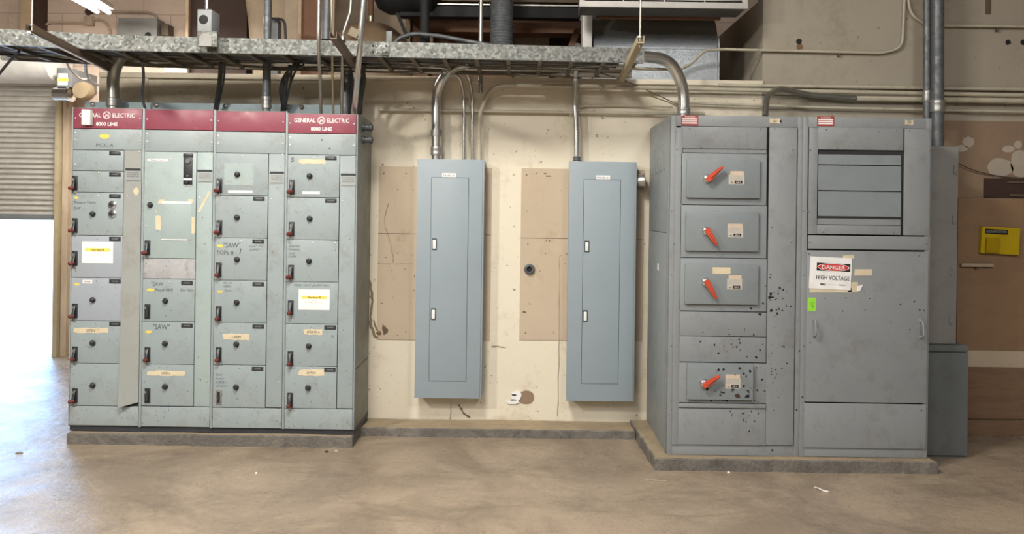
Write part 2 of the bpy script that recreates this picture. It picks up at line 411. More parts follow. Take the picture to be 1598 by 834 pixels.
# lower cream part of the wall right of the switchboard has its own boards
# concrete pads
def pad(name, poly, z, mt, jag=.006):
    """poly in x,y; ragged front edge"""
    pts = []
    for i in range(len(poly)):
        a, c = Vector(poly[i]), Vector(poly[(i+1) % len(poly)]); n = max(1, int((c-a).length/.06))
        for k in range(n):
            p = a.lerp(c, k/n)
            pts.append((p.x+(random.uniform(-jag, jag) if k else 0), p.y+(random.uniform(-jag, jag) if k else 0)))
    n = len(pts); c = .008
    cx = sum(p[0] for p in pts)/n; cy = sum(p[1] for p in pts)/n
    def shr(p, d):
        v = Vector((cx-p[0], cy-p[1])); v = Vector((math.copysign(d, v.x), math.copysign(d, v.y))); return (p[0]+v.x, p[1]+v.y)
    vs = [(x, y, -.01) for x, y in pts]+[(x, y, z-c) for x, y in pts]+[(*shr(p, c), z+random.uniform(-.002, .001)) for p in pts]
    b = MB(); b.add(vs, [(i+n*j, (i+1) % n+n*j, (i+1) % n+n*(j+1), i+n*(j+1)) for i in range(n) for j in (0, 1)], mt)
    b.add([vs[i+2*n] for i in range(n)], [tuple(range(n))], 'padtan')
    return struct(b.build(name, smooth=False, loc=(0, 0, 0)))
px0 = P(104, 694, 5.50).x; px1 = P(550, 699, 5.51).x
pad('trim_1', [(px0, 5.50), (px1, 5.50), (px1, 6.04), (px0, 6.04)], .082, 'pad')
sx0 = P(1021, 735, 5.11).x; sx1 = P(1463, 740, 5.11).x
cx0, cx1 = px1+.002, P(991, 690, 5.79).x
pad('trim_2', [(cx0, 5.79), (cx1, 5.79), (cx1, 6.05), (cx0, 6.05)], .066, 'pad')
pad('trim_3', [(sx0, 5.11), (sx1, 5.11), (sx1, 6.05), (sx0-.03, 6.05)], .082, 'pad')

# ---- boards fixed on the wall (bare patches)
def wallpiece(name, r, mt, label, cat, t=.006, Y=YW, group=None, extra=None, ch=0):
    x0, x1, z0, z1 = rect(*r, Y); b = MB(); b.box(x0, x1, Y-t, Y-.0005, z0, z1, mt, ch)
    if extra: extra(b, x0, x1, z0, z1, Y-t)
    return tag(b.build(name, smooth=False), label, cat, group)
def board_marks(seams, lx=None, nails=10, stain=None):
    def f(b, x0, x1, z0, z1, y):
        for q in seams:
            z = P(700, q, YW).z; b.box(x0, x1, y-.001, y, z-.002, z+.002, 'strut')
        for k in range(nails):
            b.blob(random.uniform(x0+.02, x1-.02), random.uniform(z0+.03, z1-.03), y, .006, .006, 'strut')
        if lx:
            for (sx, sy, rx, rz) in lx:
                p = P(sx, sy, YW); b.blob(p.x, p.z, y, rx, rz, 'strut', .6, 11)
    return f
wallpiece('backing_board', (590, 261, 766, 531), 'board', 'bare tan board patch on cream wall behind the left panelboard', 'board',
          extra=board_marks([366], [(600, 514, .035, .05), (592, 520, .03, .02), (599, 271, .01, .008), (634, 271, .008, .006), (632, 420, .006, .006)]))
wallpiece('backing_board', (812, 264, 1004, 532), 'board', 'bare tan board patch on cream wall behind the right panelboard', 'board',
          extra=board_marks([370], [(856, 275, .03, .006), (851, 271, .02, .006), (822, 273, .009, .008), (820, 520, .009, .009), (818, 487, .02, .012)], 16))
# crack lines and stain drips on the wall
def crack(pts, wd, label, mt='strut', Y=YW, name='wall_crack'):
    b = MB(); pp = catmull([P(x, y, Y-.0062) for x, y in pts], 5)
    pp = [p+Vector((random.uniform(-.004, .004), 0, random.uniform(-.003, .003))) for p in pp]
    b.tube(pp, [wd*random.uniform(.5, 1.5) for _ in pp], mt, 6); ym = Y-.0062; b.v = [(v[0], ym+(v[1]-ym)*.15, v[2]) for v in b.v]; return tag(b.build(name), label, 'crack')
crack([(606, 318), (600, 345), (607, 370), (613, 398), (614, 410)], .0022, 'brown crack running down the left bare board by the motor control cabinets')
crack([(873, 400), (873, 470), (872, 530), (871, 600), (870, 650)], .0016, 'thin vertical crack left of the right panelboard')
crack([(577, 437), (581, 470), (578, 500), (584, 522), (590, 528)], .009, 'brown peeled streak on the wall edge beside the motor control cabinets', 'stain')
crack([(583, 500), (588, 515), (593, 524)], .007, 'short brown peeled smudge low beside the left bare board', 'stain')
crack([(704, 624), (704, 640), (702, 655)], .0018, 'short vertical crack in the cream wall directly under the left panelboard')
crack([(715, 632), (721, 640), (724, 646), (733, 652)], .006, 'dark ragged crack slanting to the pad under the left panelboard')
crack([(588, 411.5), (600, 412), (645, 412)], .0014, 'thin horizontal seam crossing left of the left panelboard')
crack([(766, 540), (780, 541.5), (789, 543)], .002, 'small horizontal scratch in cream wall right of the left panelboard')
# torn hole with white plaster near the floor
b = MB(); q = P(812, 621, YW)
b.blob(q.x+.045, q.z+.0, YW, .075, .062, 'brownboard', .2, 12, .002); 
b.blob(q.x-.035, q.z+.012, YW-.002, .05, .05, 'white', .3, 12, .006); b.blob(q.x-.06, q.z-.035, YW-.002, .055, .018, 'white', .3, 12, .009)
b.blob(q.x-.05, q.z+.022, YW-.0085, .022, .007, 'vdark', .3, 9, .002); b.blob(q.x-.055, q.z-.018, YW-.0085, .028, .007, 'vdark', .3, 9, .002)
tag(b.build('torn_plaster'), 'torn wall patch with white plaster edges low between the panelboards', 'damage')
# conduit stub in the right board
b = MB(); q = P(826, 420, YW)
b.lathe((q.x, YW-.006, q.z), (0, -1, 0), [(0, .042), (.012, .042), (.014, .036), (.03, .034), (.03, .022), (.012, .02)], 'darkpipe', 20)
b.cyl((q.x, YW-.012, q.z), (0, -1, 0), .02, .008, 'vdark')
tag(b.build('conduit_stub'), 'round black conduit stub opening in the bare board between the panelboards', 'pipe fitting')

# ---- right-hand wall pieces (plywood, patches)
wallpiece('wall_patch', (1472, 189, 1600, 309), 'brownboard', 'bare brown wall patch above the plywood at the right edge', 'board', .004)
def plasterfn(b, x0, x1, z0, z1, y): pass
b = MB()
for (x, y, rx, ry) in ((1510, 222, .05, .045), (1500, 232, .055, .03)): q = P(x, y, YW); b.blob(q.x, q.z, YW-.0042, rx, ry, 'plaster', .15, 16, .003)
tag(b.build('plaster_patch'), 'small white plaster blotch beside the top of the tall grey enclosure', 'plaster')
b = MB()
for (x, y, rx, ry) in ((1560, 262, .11, .08), (1592, 256, .09, .12), (1573, 233, .055, .03), (1588, 226, .035, .035)): q = P(x, y, YW); b.blob(q.x, q.z, YW-.0042, rx, ry, 'plaster', .15, 16, .003)
tag(b.build('plaster_patch'), 'large white plaster blotch on the brown wall above the dark slot', 'plaster')
b = MB(); x0, x1, z0, z1 = rect(1534, 279, 1602, 309, YW)
b.box(x0, x1, YW-.012, YW-.0042, z0, z1, 'wooddark'); b.box(x0+.18, x1, YW-.022, YW-.012, z1-.035, z1-.02, 'strut'); b.box(x0+.2, x1, YW-.022, YW-.012, z0+.012, z0+.03, 'strut')
tag(b.build('wall_slot_board'), 'dark red-brown slotted board above the plywood sheet', 'board')
wallpiece('plywood_sheet', (1492, 310, 1602, 546), 'ply', 'large orange plywood sheet behind the yellow lockout station', 'board', .018)
wallpiece('plywood_strip', (1500, 546, 1602, 573), 'board', 'pale board strip between the two plywood sheets', 'board', .008)
wallpiece('plywood_sheet', (1504, 573, 1602, 653), 'ply2', 'strongly grained dark orange plywood near the floor at right', 'board', .018)
wallpiece('plywood_skirting', (1504, 655, 1602, 682), 'ply2', 'low plywood strip on the floor at the right edge', 'board', .022)
# LOCKOUT STATION
t = thing('lockout_station', P(1561, 398, YW-.02), 'yellow lockout station with amber window on plywood', 'lockout station')
rotY = Matrix.Rotation(R(2.5), 3, 'Y')
x0, x1, z0, z1 = rect(1531, 355, 1591, 397, YW-.05); pv = ((x0+x1)/2, YW, (z0+z1)/2)
b = MB(); b.box(x0, x1, YW-.055, YW-.0185, z0, z1, 'yellowbox', .006, (rotY, pv)); 
b.box(x0+.025, x0+.20, YW-.060, YW-.055, z1-.055, z1-.018, 'vdark', .001, (rotY, pv))
b.text('LOCKOUT STATION', x0+.1125, z1-.043, YW-.0605, .016, 'grey_ink', width=.155, bold=.01)
b.build('station_body', t)
b = MB(); b.box(x0+.03, x0+.135, YW-.075, YW-.054, z0+.008, z0+.125, 'yellowtint', .006, (rotY, pv)); b.build('pocket_window', t)
b = MB(); b.box(*[P(1495, 413, YW).x, P(1545, 413, YW).x], YW-.05, YW-.03, P(1520, 416, YW).z, P(1520, 411, YW).z, 'beige', .002, (Matrix.Rotation(R(-.5), 3, 'Y'), P(1520, 413, YW-.02)))
b.box(P(1518, 413, YW).x, P(1522, 413, YW).x, YW-.035, YW-.018, P(1520, 420, YW).z, P(1520, 414, YW).z, 'strut')
tag(b.build('wooden_stick'), 'thin pale horizontal stick fixed on the plywood below lockout station', 'stick')
b = MB(); b.tube(catmull([P(1497, 256, YW-.04), P(1520, 266, YW-.03), P(1548, 273, YW-.02), P(1575, 277, YW-.02), P(1602, 278, YW-.02)]), .0035, 'cable', 6)
tag(b.build('loose_wire'), 'thin dark wire curving from the tall grey box across the right wall', 'wire')
# holes upper right wall
for i, (x, y, r_) in enumerate(((1247, 65, .022), (1573, 66, .02), (1596, 66, .02))):
    q = P(x, y, YW); b = MB()
    if i == 0: b.blob(q.x+.005, q.z-.04, YW, .035, .03, 'wood', .4, 11, .002)
    b.blob(q.x, q.z, YW-.002, r_*1.2, r_*1.2, 'vdark', .25, 11, .001)
    tag(b.build('wall_hole'), ['ragged dark hole with rusty edge high on the wall above switchboard', 'small dark round hole in the upper right wall', 'dark round hole at the right edge of the upper wall'][i], 'hole')
b = MB(); b.box(P(1537, 10, YW).x, P(1545, 10, YW).x, YW-.01, YW-.0005, P(1540, 22, YW).z, P(1540, -20, YW).z, 'strut', .002)
tag(b.build('timber_strip'), 'short brown timber strip hanging down at the top right wall', 'strip')

# ================================================================== ROLLER DOOR, left
t = thing('roller_door', (ox0+1.8, YR, 0), 'half-open corrugated steel roller door beside the timber jamb', 'roller door')
zb = P(40, 336, YR-.05).z; zt = 3.18
n = int((zt-zb)/.0587); prof = []
for i in range(n+1):
    z = zb+i*.0587
    for (dy, dz) in ((.0, 0), (.028, .004), (.032, .014), (.012, .036), (.0, .052)): prof.append((YR-.06-dy, z+dz))
b = MB(); vs = []
for x in (ox0, ox1+.07): vs += [(x, y, z) for y, z in prof]
k = len(prof); b.add(vs, [(i, i+1, i+1+k, i+k) for i in range(k-1)], 'shut'); b.keep = True; b.build('slat_curtain', t)
b = MB(); b.box(ox0, ox1+.07, YR-.11, YR-.04, zb-.05, zb+.012, 'operator', .004); b.build('bottom_bar', t)
hz = P(40, 108, YR-.4).z
b = MB(); pr = []
for k in range(9):
    a = R(200-k*18); pr.append((YR-.30+.26*math.cos(a), hz+.02+.21*math.sin(a)))
pr = [(YR-.02, hz+.25)]+[(YR-.52, hz+.2), (YR-.55, hz+.12), (YR-.53, hz+.0), (YR-.46, hz-.085), (YR-.38, hz-.115), (YR-.02, hz-.115)]
b.prismx(pr, ox0, P(82, 110, YR-.4).x, 'shutbright'); b.build('door_hood', t)
# operator, motor and gear drum beside the hood
t = thing('door_operator', P(100, 160, YR-.5), 'grey door operator box and chrome motor beside the roller hood', 'motor')
x0, x1, z0, z1 = rect(88, 106, 112, 136, YR-.5)
b = MB(); b.box(x0, x1, YR-.5, YR, z0, z1, 'operator', .008); b.build('control_box', t)
b = MB(); b.box(x0+.02, x1-.045, YR-.503, YR-.4995, z0+.02, z1-.06, 'white'); b.box(x0+.012, x1-.036, YR-.505, YR-.5025, z0+.06, z0+.1, 'ylab'); b.build('label', t)
q = P(98, 147, YR-.45); b = MB(); b.lathe((q.x-.09, q.y, q.z), (1, 0, 0), [(0, .05), (.01, .075), (.15, .075), (.16, .085), (.19, .085), (.2, .05)], 'chrome', 20); b.build('motor', t)
q = P(126, 141, YR-.5); b = MB(); b.lathe((q.x, q.y+.12, q.z), (0, -1, 0), [(0, .08), (.02, .1), (.1, .1), (.13, .085), (.135, .04)], 'stain', 24); b.build('gear_drum', t)
# jamb
b = MB(); b.box(P(84, 300, YR-.14).x, P(92, 300, YR-.12).x, YR-.14, YR+.2, 0, 3.0, 'jamb', .004)
b.box(P(92, 300, YR-.1).x+.003, P(99, 300, YR-.1).x, YR-.2, YR, 0, 2.95, 'strutpale', .004); b.box(P(99.5, 300, YR-.1).x+.003, P(109, 300, YR-.1).x, YR-.14, YR, 0, 2.95, 'jamb', .004)
tag(b.build('door_jamb', smooth=False), 'weathered timber jamb post right of the open doorway', 'door jamb')
# post on the rear wall, top left
t = thing('wall_post', P(46, 60, YR-.15), 'tan timber post with dark edge behind the cable tray at top left', 'post')
x0, x1, _, _ = rect(31, 0, 52, 60, YR-.15)
b = MB(); b.box(x0, x1, YR-.15, YR, 3.2, 5, 'pine', .004); b.build('timber', t)
b = MB(); b.box(x1+.002, x1+.07, YR-.17, YR, 3.2, 5, 'wooddark', .003); b.build('dark_edge', t)
# outside
b = MB(); b.box(-40, -8, 30.5, 36, -.02, 5, 'outbuild'); b.box(-40, -8, 30.4, 30.5, .55, .75, 'outwhite')
for k in range(9): b.box(-38+k*3.4, -36.8+k*3.4, 30.42, 30.5, -.02, 3, 'outwhite')
tag(b.build('distant_building', smooth=False), 'pale blue sunlit building seen outside below the roller door', 'building')

# ================================================================== MOTOR CONTROL CENTRE
YF, YB = 5.53, 6.035
DZT = P(333, 173, YF).z; DZ0 = .084
def q_(x, y, Y=YF): return P(x, y, Y)
def handle(door, x, y, style):
    p = q_(x, y); b = MB(); Y = YF-.012
    b.box(p.x-.02, p.x+.02, Y-.006, Y, p.z-.052, p.z+.052, 'steel' if style == 'grey' else 'dark', .002)
    if style == 'grey':
        b.box(p.x-.010, p.x+.010, Y-.0075, Y-.005, p.z-.04, p.z+.04, 'dark'); b.box(p.x-.006, p.x+.006, Y-.015, Y-.006, p.z-.02, p.z+.005, 'tag', .002)
    elif style == 'bare':
        b.box(p.x-.009, p.x+.009, Y-.02, Y-.005, p.z-.04, p.z+.035, 'tag', .003); b.box(p.x-.011, p.x-.003, Y-.021, Y-.018, p.z+.02, p.z+.035, 'screw')
    else:
        b.obox((p.x, Y-.006, p.z+.04), (p.x+.0, Y-.03, p.z-.03), .018, .01, 'tag', ch=.003)
        b.box(p.x-.007, p.x-.001, Y-.02, Y-.012, p.z+.01, p.z+.035, 'screw')
        dx = -.018 if style == 'left' else -.004
        b.tube([(p.x+.008, Y-.022, p.z-.032), (p.x+dx*.5, Y-.034, p.z-.036), (p.x+dx, Y-.042, p.z-.038), (p.x+dx-.003, Y-.046, p.z-.039)], [.011, .0145, .0145, .008], 'redgrip', 12)
        b.box(p.x-.009, p.x+.009, Y-.008, Y, p.z-.075, p.z-.053, 'steel', .001)
    return b.build('door_handle', door)
def knob(door, x, y, ring=False):
    p = q_(x, y); Y = YF-.012; b = MB()
    if ring:
        b.lathe((p.x, Y, p.z), (0, -1, 0), [(0, .028), (.008, .028), (.012, .022), (.02, .020), (.02, .012)], 'chrome', 20); b.cyl((p.x, Y-.012, p.z), (0, -1, 0), .012, .012, 'dark')
        return b.build('push_button', door)
    b.lathe((p.x, Y, p.z), (0, -1, 0), [(0, .0205), (.006, .0205), (.009, .016), (.022, .014), (.025, .009)], 'dark', 18)
    b.box(p.x-.004, p.x+.004, Y-.027, Y-.02, p.z-.014, p.z+.014, 'tag', .001)
    return b.build('reset_knob', door)
def plate(door, x, y, wpx=18, hpx=6.5):
    p = q_(x, y); w_ = wpx*YF/F/2; h_ = hpx*YF/F/2; Y = YF-.012
    b = MB(); b.box(p.x-w_, p.x+w_, Y-.003, Y, p.z-h_, p.z+h_, 'tag', .001); b.text('STARTER', p.x, p.z-.004, Y-.003, .008, 'grey_ink', width=w_*1.1)
    return b.build('nameplate', door)
def screws(b, x0, x1, z0, z1, Y, spots):
    for (fx, fz) in spots:
        b.lathe((x0+(x1-x0)*fx, Y, z0+(z1-z0)*fz), (0, -1, 0), [(0, .0055), (.002, .005), (.003, .002)], 'screw', 8)
def stickers(door, items):
    """paper, tape and notices fixed on a door: (kind, x0, y0, x1, y1, text)"""
    for it in items:
        kind, x0, y0, x1, y1 = it[:5]; tx = it[5] if len(it) > 5 else ''
        a0, a1, c0, c1 = rect(x0, y0, x1, y1, YF-.013); Y = YF-.0121; b = MB(); mx, mz = (a0+a1)/2, (c0+c1)/2
        if kind == 'notice':
            b.box(a0, a1, Y-.0016, Y, c0, c1, 'white'); w_, h_ = a1-a0, c1-c0; Y2 = Y-.0016
            b.box(a0+.1*w_, a1-.1*w_, Y2-.0006, Y2, c0+.54*h_, c0+.69*h_, 'yellow'); b.text('Water Spray Off', mx, c0+.575*h_, Y2-.0008, .012, 'ink', width=w_*.42, bold=.012)
            b.text('by order', mx, c0+.44*h_, Y2, .007, 'grey_ink'); b.text('maintenance department', mx, c0+.34*h_, Y2, .006, 'grey_ink', width=w_*.6)
            b.build('paper_notice', door)
        elif kind == 'tape':
            n = 7; top = [(a0+(a1-a0)*k/n, c1+random.uniform(-.003, .003)) for k in range(n+1)]; bot = [(a1-(a1-a0)*k/n, c0+random.uniform(-.003, .003)) for k in range(n+1)]
            top[0] = (a0+random.uniform(-.01, .012), c1-.004); bot[-1] = (a0, c0+.004)
            b.prism(top+bot, Y-.0012, Y, 'tape')
            if tx: b.text(tx, mx, mz-.009, Y-.0012, .018, 'ink', shear=.15, bold=.0, width=None if len(tx) < 5 else (a1-a0)*.7)
            b.build('tape_label', door)
        elif kind == 'yellow':
            b.blob(mx, mz, Y, (a1-a0)/2, (c1-c0)/2, 'ylab', .25, 12); b.build('yellow_sticker', door)
        elif kind == 'white':
            b.box(a0, a1, Y-.0012, Y, c0, c1, 'letter'); 
            if tx: b.text(tx, mx, mz-.006, Y-.0012, .012, 'ink', width=(a1-a0)*.7)
            b.build('paper_label', door)
        elif kind == 'pale':
            b.box(a0, a1, Y-.0008, Y, c0, c1, 'mcc_light'); b.build('paint_patch', door)
EDG = [110.5, 222.2, 333.3, 445.3, 555.8]
def mcc_section(i, label, red, cover, doors, way, zbot, top, lettering=False):
    x0 = P(EDG[i], 420, YF).x; x1 = P(EDG[i+1], 420, YF).x; xc = (x0+x1)/2
    xm = (EDG[i]+EDG[i+1])/2
    root = thing('motor_control_cabinet', (xc, (YF+YB)/2, DZ0), label, 'electrical cabinet', 'motor control cabinets in a row on the left pad')
    zt = P(xm, top, YF).z
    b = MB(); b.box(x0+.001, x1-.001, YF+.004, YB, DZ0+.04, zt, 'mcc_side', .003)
    b.box(x0+.008, x1-.008, YF+.0, YF+.004, DZ0+.05, zt-.004, 'gap')
    b.box(x0, x0+.008, YF-.010, YF+.02, DZ0+.04, zt, 'mcc', .0015); b.box(x1-.008, x1, YF-.010, YF+.02, DZ0+.04, zt, 'mcc', .0015)
    if i == 3:
        z = P(560, 612, YF+.2).z; b.box(x1-.001, x1+.0015, YF+.02, YB-.02, .55, .553, 'gap')
    b.build('cabinet_body', root)
    b = MB(); b.box(x0, x1, YF+.012, YB, DZ0, DZ0+.042, 'navy', .003); b.build('base_channel', root)
    g_ = .0035; X0, X1 = x0+.011, x1-.011
    zr = [P(xm, y, YF).z for y in red]; b = MB(); b.box(X0, X1, YF-.014, YF, zr[1]+g_*.6, zr[0]-.002, 'red', .002)
    screws(b, X0, X1, zr[1], zr[0], YF-.014, [(.03, .5), (.97, .5)])
    if lettering:
        Y = YF-.0142; w_ = X1-X0; hh = zr[0]-zr[1]; zl = zr[1]+hh*.56; c_ = X0+w_*.487
        b.text('GENERAL', X0+w_*.245, zl, Y, .030, 'letter', width=w_*.315, bold=.008); b.text('ELECTRIC', X0+w_*.735, zl, Y, .030, 'letter', width=w_*.325, bold=.008)
        b.text('8000 LINE', X0+w_*.49, zr[1]+hh*.155, Y, .024, 'letter', width=w_*.31, bold=.03)
        zc = zl+.015; ring = []
        for r0, r1 in ((.0275, .0245), (.0225, .0212)):
            for k in range(28):
                a, a2 = 2*math.pi*k/28, 2*math.pi*(k+1)/28
                b.add([(c_+r0*math.cos(a), Y-.0008, zc+r0*math.sin(a)), (c_+r0*math.cos(a2), Y-.0008, zc+r0*math.sin(a2)), (c_+r1*math.cos(a2), Y-.0008, zc+r1*math.sin(a2)), (c_+r1*math.cos(a), Y-.0008, zc+r1*math.sin(a))], [(0, 1, 2, 3)], 'letter')
        b.text('ge', c_, zc-.008, Y, .021, 'letter', width=.030, shear=.35, bold=.01)
        for k in range(4):
            a = math.pi/4+k*math.pi/2; b.blob(c_+.0175*math.cos(a), zc+.0175*math.sin(a), Y, .004, .004, 'letter')
    else:
        b.blob(xc+.10*(1 if i == 1 else -.0), (zr[0]+zr[1])/2-.01, YF-.014, .004, .006, 'navy')
    b.build('red_header_plate', root)
    zc_ = [P(xm, y, YF).z for y in cover]; b = MB(); b.box(X0, X1, YF-.012, YF, zc_[1]+g_/2, zc_[0]-g_/2, 'mcc', .002)
    screws(b, X0, X1, zc_[1], zc_[0], YF-.012, [(.03, .45), (.97, .45), (.03, .8)])
    if i == 0: b.text('MCC-A', P(165, 229, YF).x, P(165, 229.5, YF).z, YF-.0122, .024, 'pen', width=.125)
    if i == 3: b.blob(P(503, 219, YF).x, P(503, 219, YF).z, YF-.0121, .006, .01, 'pen'); b.blob(P(515, 232, YF).x, P(515, 232, YF).z, YF-.0121, .008, .01, 'pen', .6)
    cp = b.build('cover_plate', root)
    if i == 0: stickers(cp, [('yellow', 154, 209, 173, 217)])
    dx = P(doors['x'], 420, YF).x
    for d in doors['d']:
        za, zb_ = P(xm-15, d['y'][0], YF).z, P(xm-15, d['y'][1], YF).z
        b = MB(); b.box(X0, dx-.002, YF-.012, YF, zb_+g_/2, za-g_/2, d.get('m', 'mcc'), .0022)
        screws(b, X0, dx, zb_, za, YF-.012, [(.05, .3), (.5, .93)]+([(.93, .93)] if random.random() < .3 else []))
        for (tx, px, py, hpx, wpx) in d.get('t', []):
            p = q_(px, py); b.text(tx, p.x, p.z, YF-.0122, hpx*YF/F, 'pen', width=wpx*YF/F, shear=random.uniform(.0, .25), bold=.004 if hpx > 6 else -.002)
        for (kx, ky, ka, kb, km) in d.get('b', []):
            p = q_(kx, ky); b.blob(p.x, p.z, YF-.0121, ka, kb, km, .5, 11)
        for k in range(d.get('sc', 4)):          # chips
            b.blob(random.uniform(X0+.02, dx-.02), random.uniform(zb_+.02, za-.02), YF-.0121, .003, random.uniform(.002, .008), 'strut', .5, 6)
        nm = d.get('n', 'unit_door'); do = b.build(nm, root)
        if 'h' in d: handle(do, *d['h'])
        if 'k' in d: knob(do, *d['k'])
        for kk in d.get('rings', []): knob(do, *kk, ring=True)
        if 'p' in d: plate(do, *d['p'])
        stickers(do, d.get('s', []))
        if 'fn' in d: d['fn'](do)
    zw0, zw1 = P(EDG[i+1]-14, way[0], YF).z, P(EDG[i+1]-14, way[1], YF).z
    b = MB(); wx0 = dx+.003
    rot = (Matrix.Rotation(R(-3.0), 3, 'Z'), (X1, YF, 0)) if i == 0 else None
    if i == 0:
        # bent open towards its bottom left corner
        vs = []; nz = 8
        for k in range(nz+1):
            f_ = 1-k/nz; z = zw1+(zw0-zw1)*k/nz; o_ = .05*f_**2
            z2 = z+ (.03*(1-k/nz) if k == 0 else 0)
            vs += [(wx0, YF-.012-o_, z), (X1, YF-.012, z2), (X1, YF-.002, z2), (wx0, YF-.002-o_, z)]
        fs = [(0, 1, 2, 3), tuple(nz*4+j for j in (3, 2, 1, 0))]
        for k in range(nz):
            for j in range(4): fs.append((k*4+j, k*4+4+j, k*4+4+(j+1) % 4, k*4+(j+1) % 4))
        b.add(vs, fs, way[2])
    else: b.box(wx0, X1, YF-.012, YF, zw1+g_/2, zw0-g_/2, way[2], .0022)
    for k in range(7): b.blob(random.uniform(wx0+.02, X1-.01), random.uniform(zw1+.1, zw0-.1), YF-.0121 if i else YF-.0121, .003, .007, 'strut', .5, 6)
    screws(b, wx0, X1, zw1, zw0, YF-.012, [(.85, .995), (.2, .82), (.8, .1)])
    if i == 1:      # tape run across the wireway cover
        p, q = q_(309, 328), q_(329, 303); b.prism([(p.x, p.z-.012), (p.x+.02, p.z-.016), (q.x, q.z), (q.x-.002, q.z+.03)], YF-.0134, YF-.0121, 'tape'); 
    if i == 0:
        p = q_(214, 299); b.blob(p.x, p.z, YF-.0125, .022, .035, 'tape', .3, 10)
    wv = b.build('wireway_door', root)
    if way[3]:
        a0, a1, c0, c1 = rect(*way[3], YF-.013); b = MB(); Y = YF-.0121
        b.box(a0, a1, Y-.002, Y, c0, c1, 'silverlab'); b.box(a0, a1, Y-.004, Y-.002, c1-.016, c1, 'tag')
        for k, s_ in enumerate(('CAUTION DISCONNECT', 'ALL POWER BEFORE', 'SERVICING THIS')):
            b.text(s_, (a0+a1)/2, c1-.034-k*.014, Y-.002, .008, 'ink', width=(a1-a0)*.8)
        b.box(a0+.005, a1-.005, Y-.0026, Y-.002, c0+.004, c0+.007, 'ink'); b.build('data_plate', wv)
    zp = P(xm, zbot[0], YF).z, P(xm, zbot[1], YF).z
    b = MB(); b.box(X0, X1, YF-.012, YF, zp[1]+.002, zp[0]-g_/2, 'mcc', .002); screws(b, X0, X1, zp[1], zp[0], YF-.012, [(.05, .45), (.93, .42)])
    for k in range(8): b.blob(random.uniform(X0, X1), random.uniform(zp[1]+.01, zp[0]-.01), YF-.0121, .002, .008, 'strut', .5, 6)
    b.build('bottom_plate', root)
    return root
def strip2(door):            # pilot device strip on the tall door
    a0, a1, c0, c1 = rect(286, 239.5, 301, 290, YF-.013); Y = YF-.0121; b = MB(); w_, h_ = a1-a0, c1-c0; mx = (a0+a1)/2
    b.box(a0, a1, Y-.006, Y, c1-.12*h_, c1, 'tag', .001); b.box(a0+.002, a1-.002, Y-.004, Y, c0, c1-.13*h_, 'dark', .001)
    b.box(a0+.004, a1-.004, Y-.0055, Y-.004, c0+.17*h_, c0+.23*h_, 'letter'); b.box(a0+.004, a1-.004, Y-.0055, Y-.004, c0, c0+.02*h_, 'letter')
    b.cyl((mx, Y-.004, c0+.1*h_), (0, -1, 0), .009, .02, 'tag'); b.cyl((mx, Y-.004, c0+.3*h_), (0, -1, 0), .005, .01, 'screw')
    b.lathe((mx, Y-.004, c0+.76*h_), (0, -1, 0), [(0, .02), (.006, .02), (.012, .016), (.012, .010)], 'chrome', 20); b.cyl((mx, Y-.008, c0+.76*h_), (0, -1, 0), .010, .006, 'dark')
    b.build('pilot_switch_strip', door)
    a0, a1, c0, c1 = rect(252, 315, 299, 375, YF-.013); b = MB()
    b.box(a0, a1, Y-.002, Y, c0, c1, 'mcc_light', .001); b.box(a0, a1, Y-.0035, Y-.002, c1-.014, c1+.002, 'letter'); b.box(a0, a0+.0015, Y-.0028, Y, c0, c1, 'grey_ink'); b.box(a0, a1-.03, Y-.003, Y-.002, c0-.001, c0+.006, 'letter')
    b.build('cover_sheet', door)
    stickers(door, [('tape', 246, 311, 256, 318), ('tape', 243, 337, 251, 359), ('tape', 296, 339, 304, 365), ('tape', 294, 311, 301, 317)])
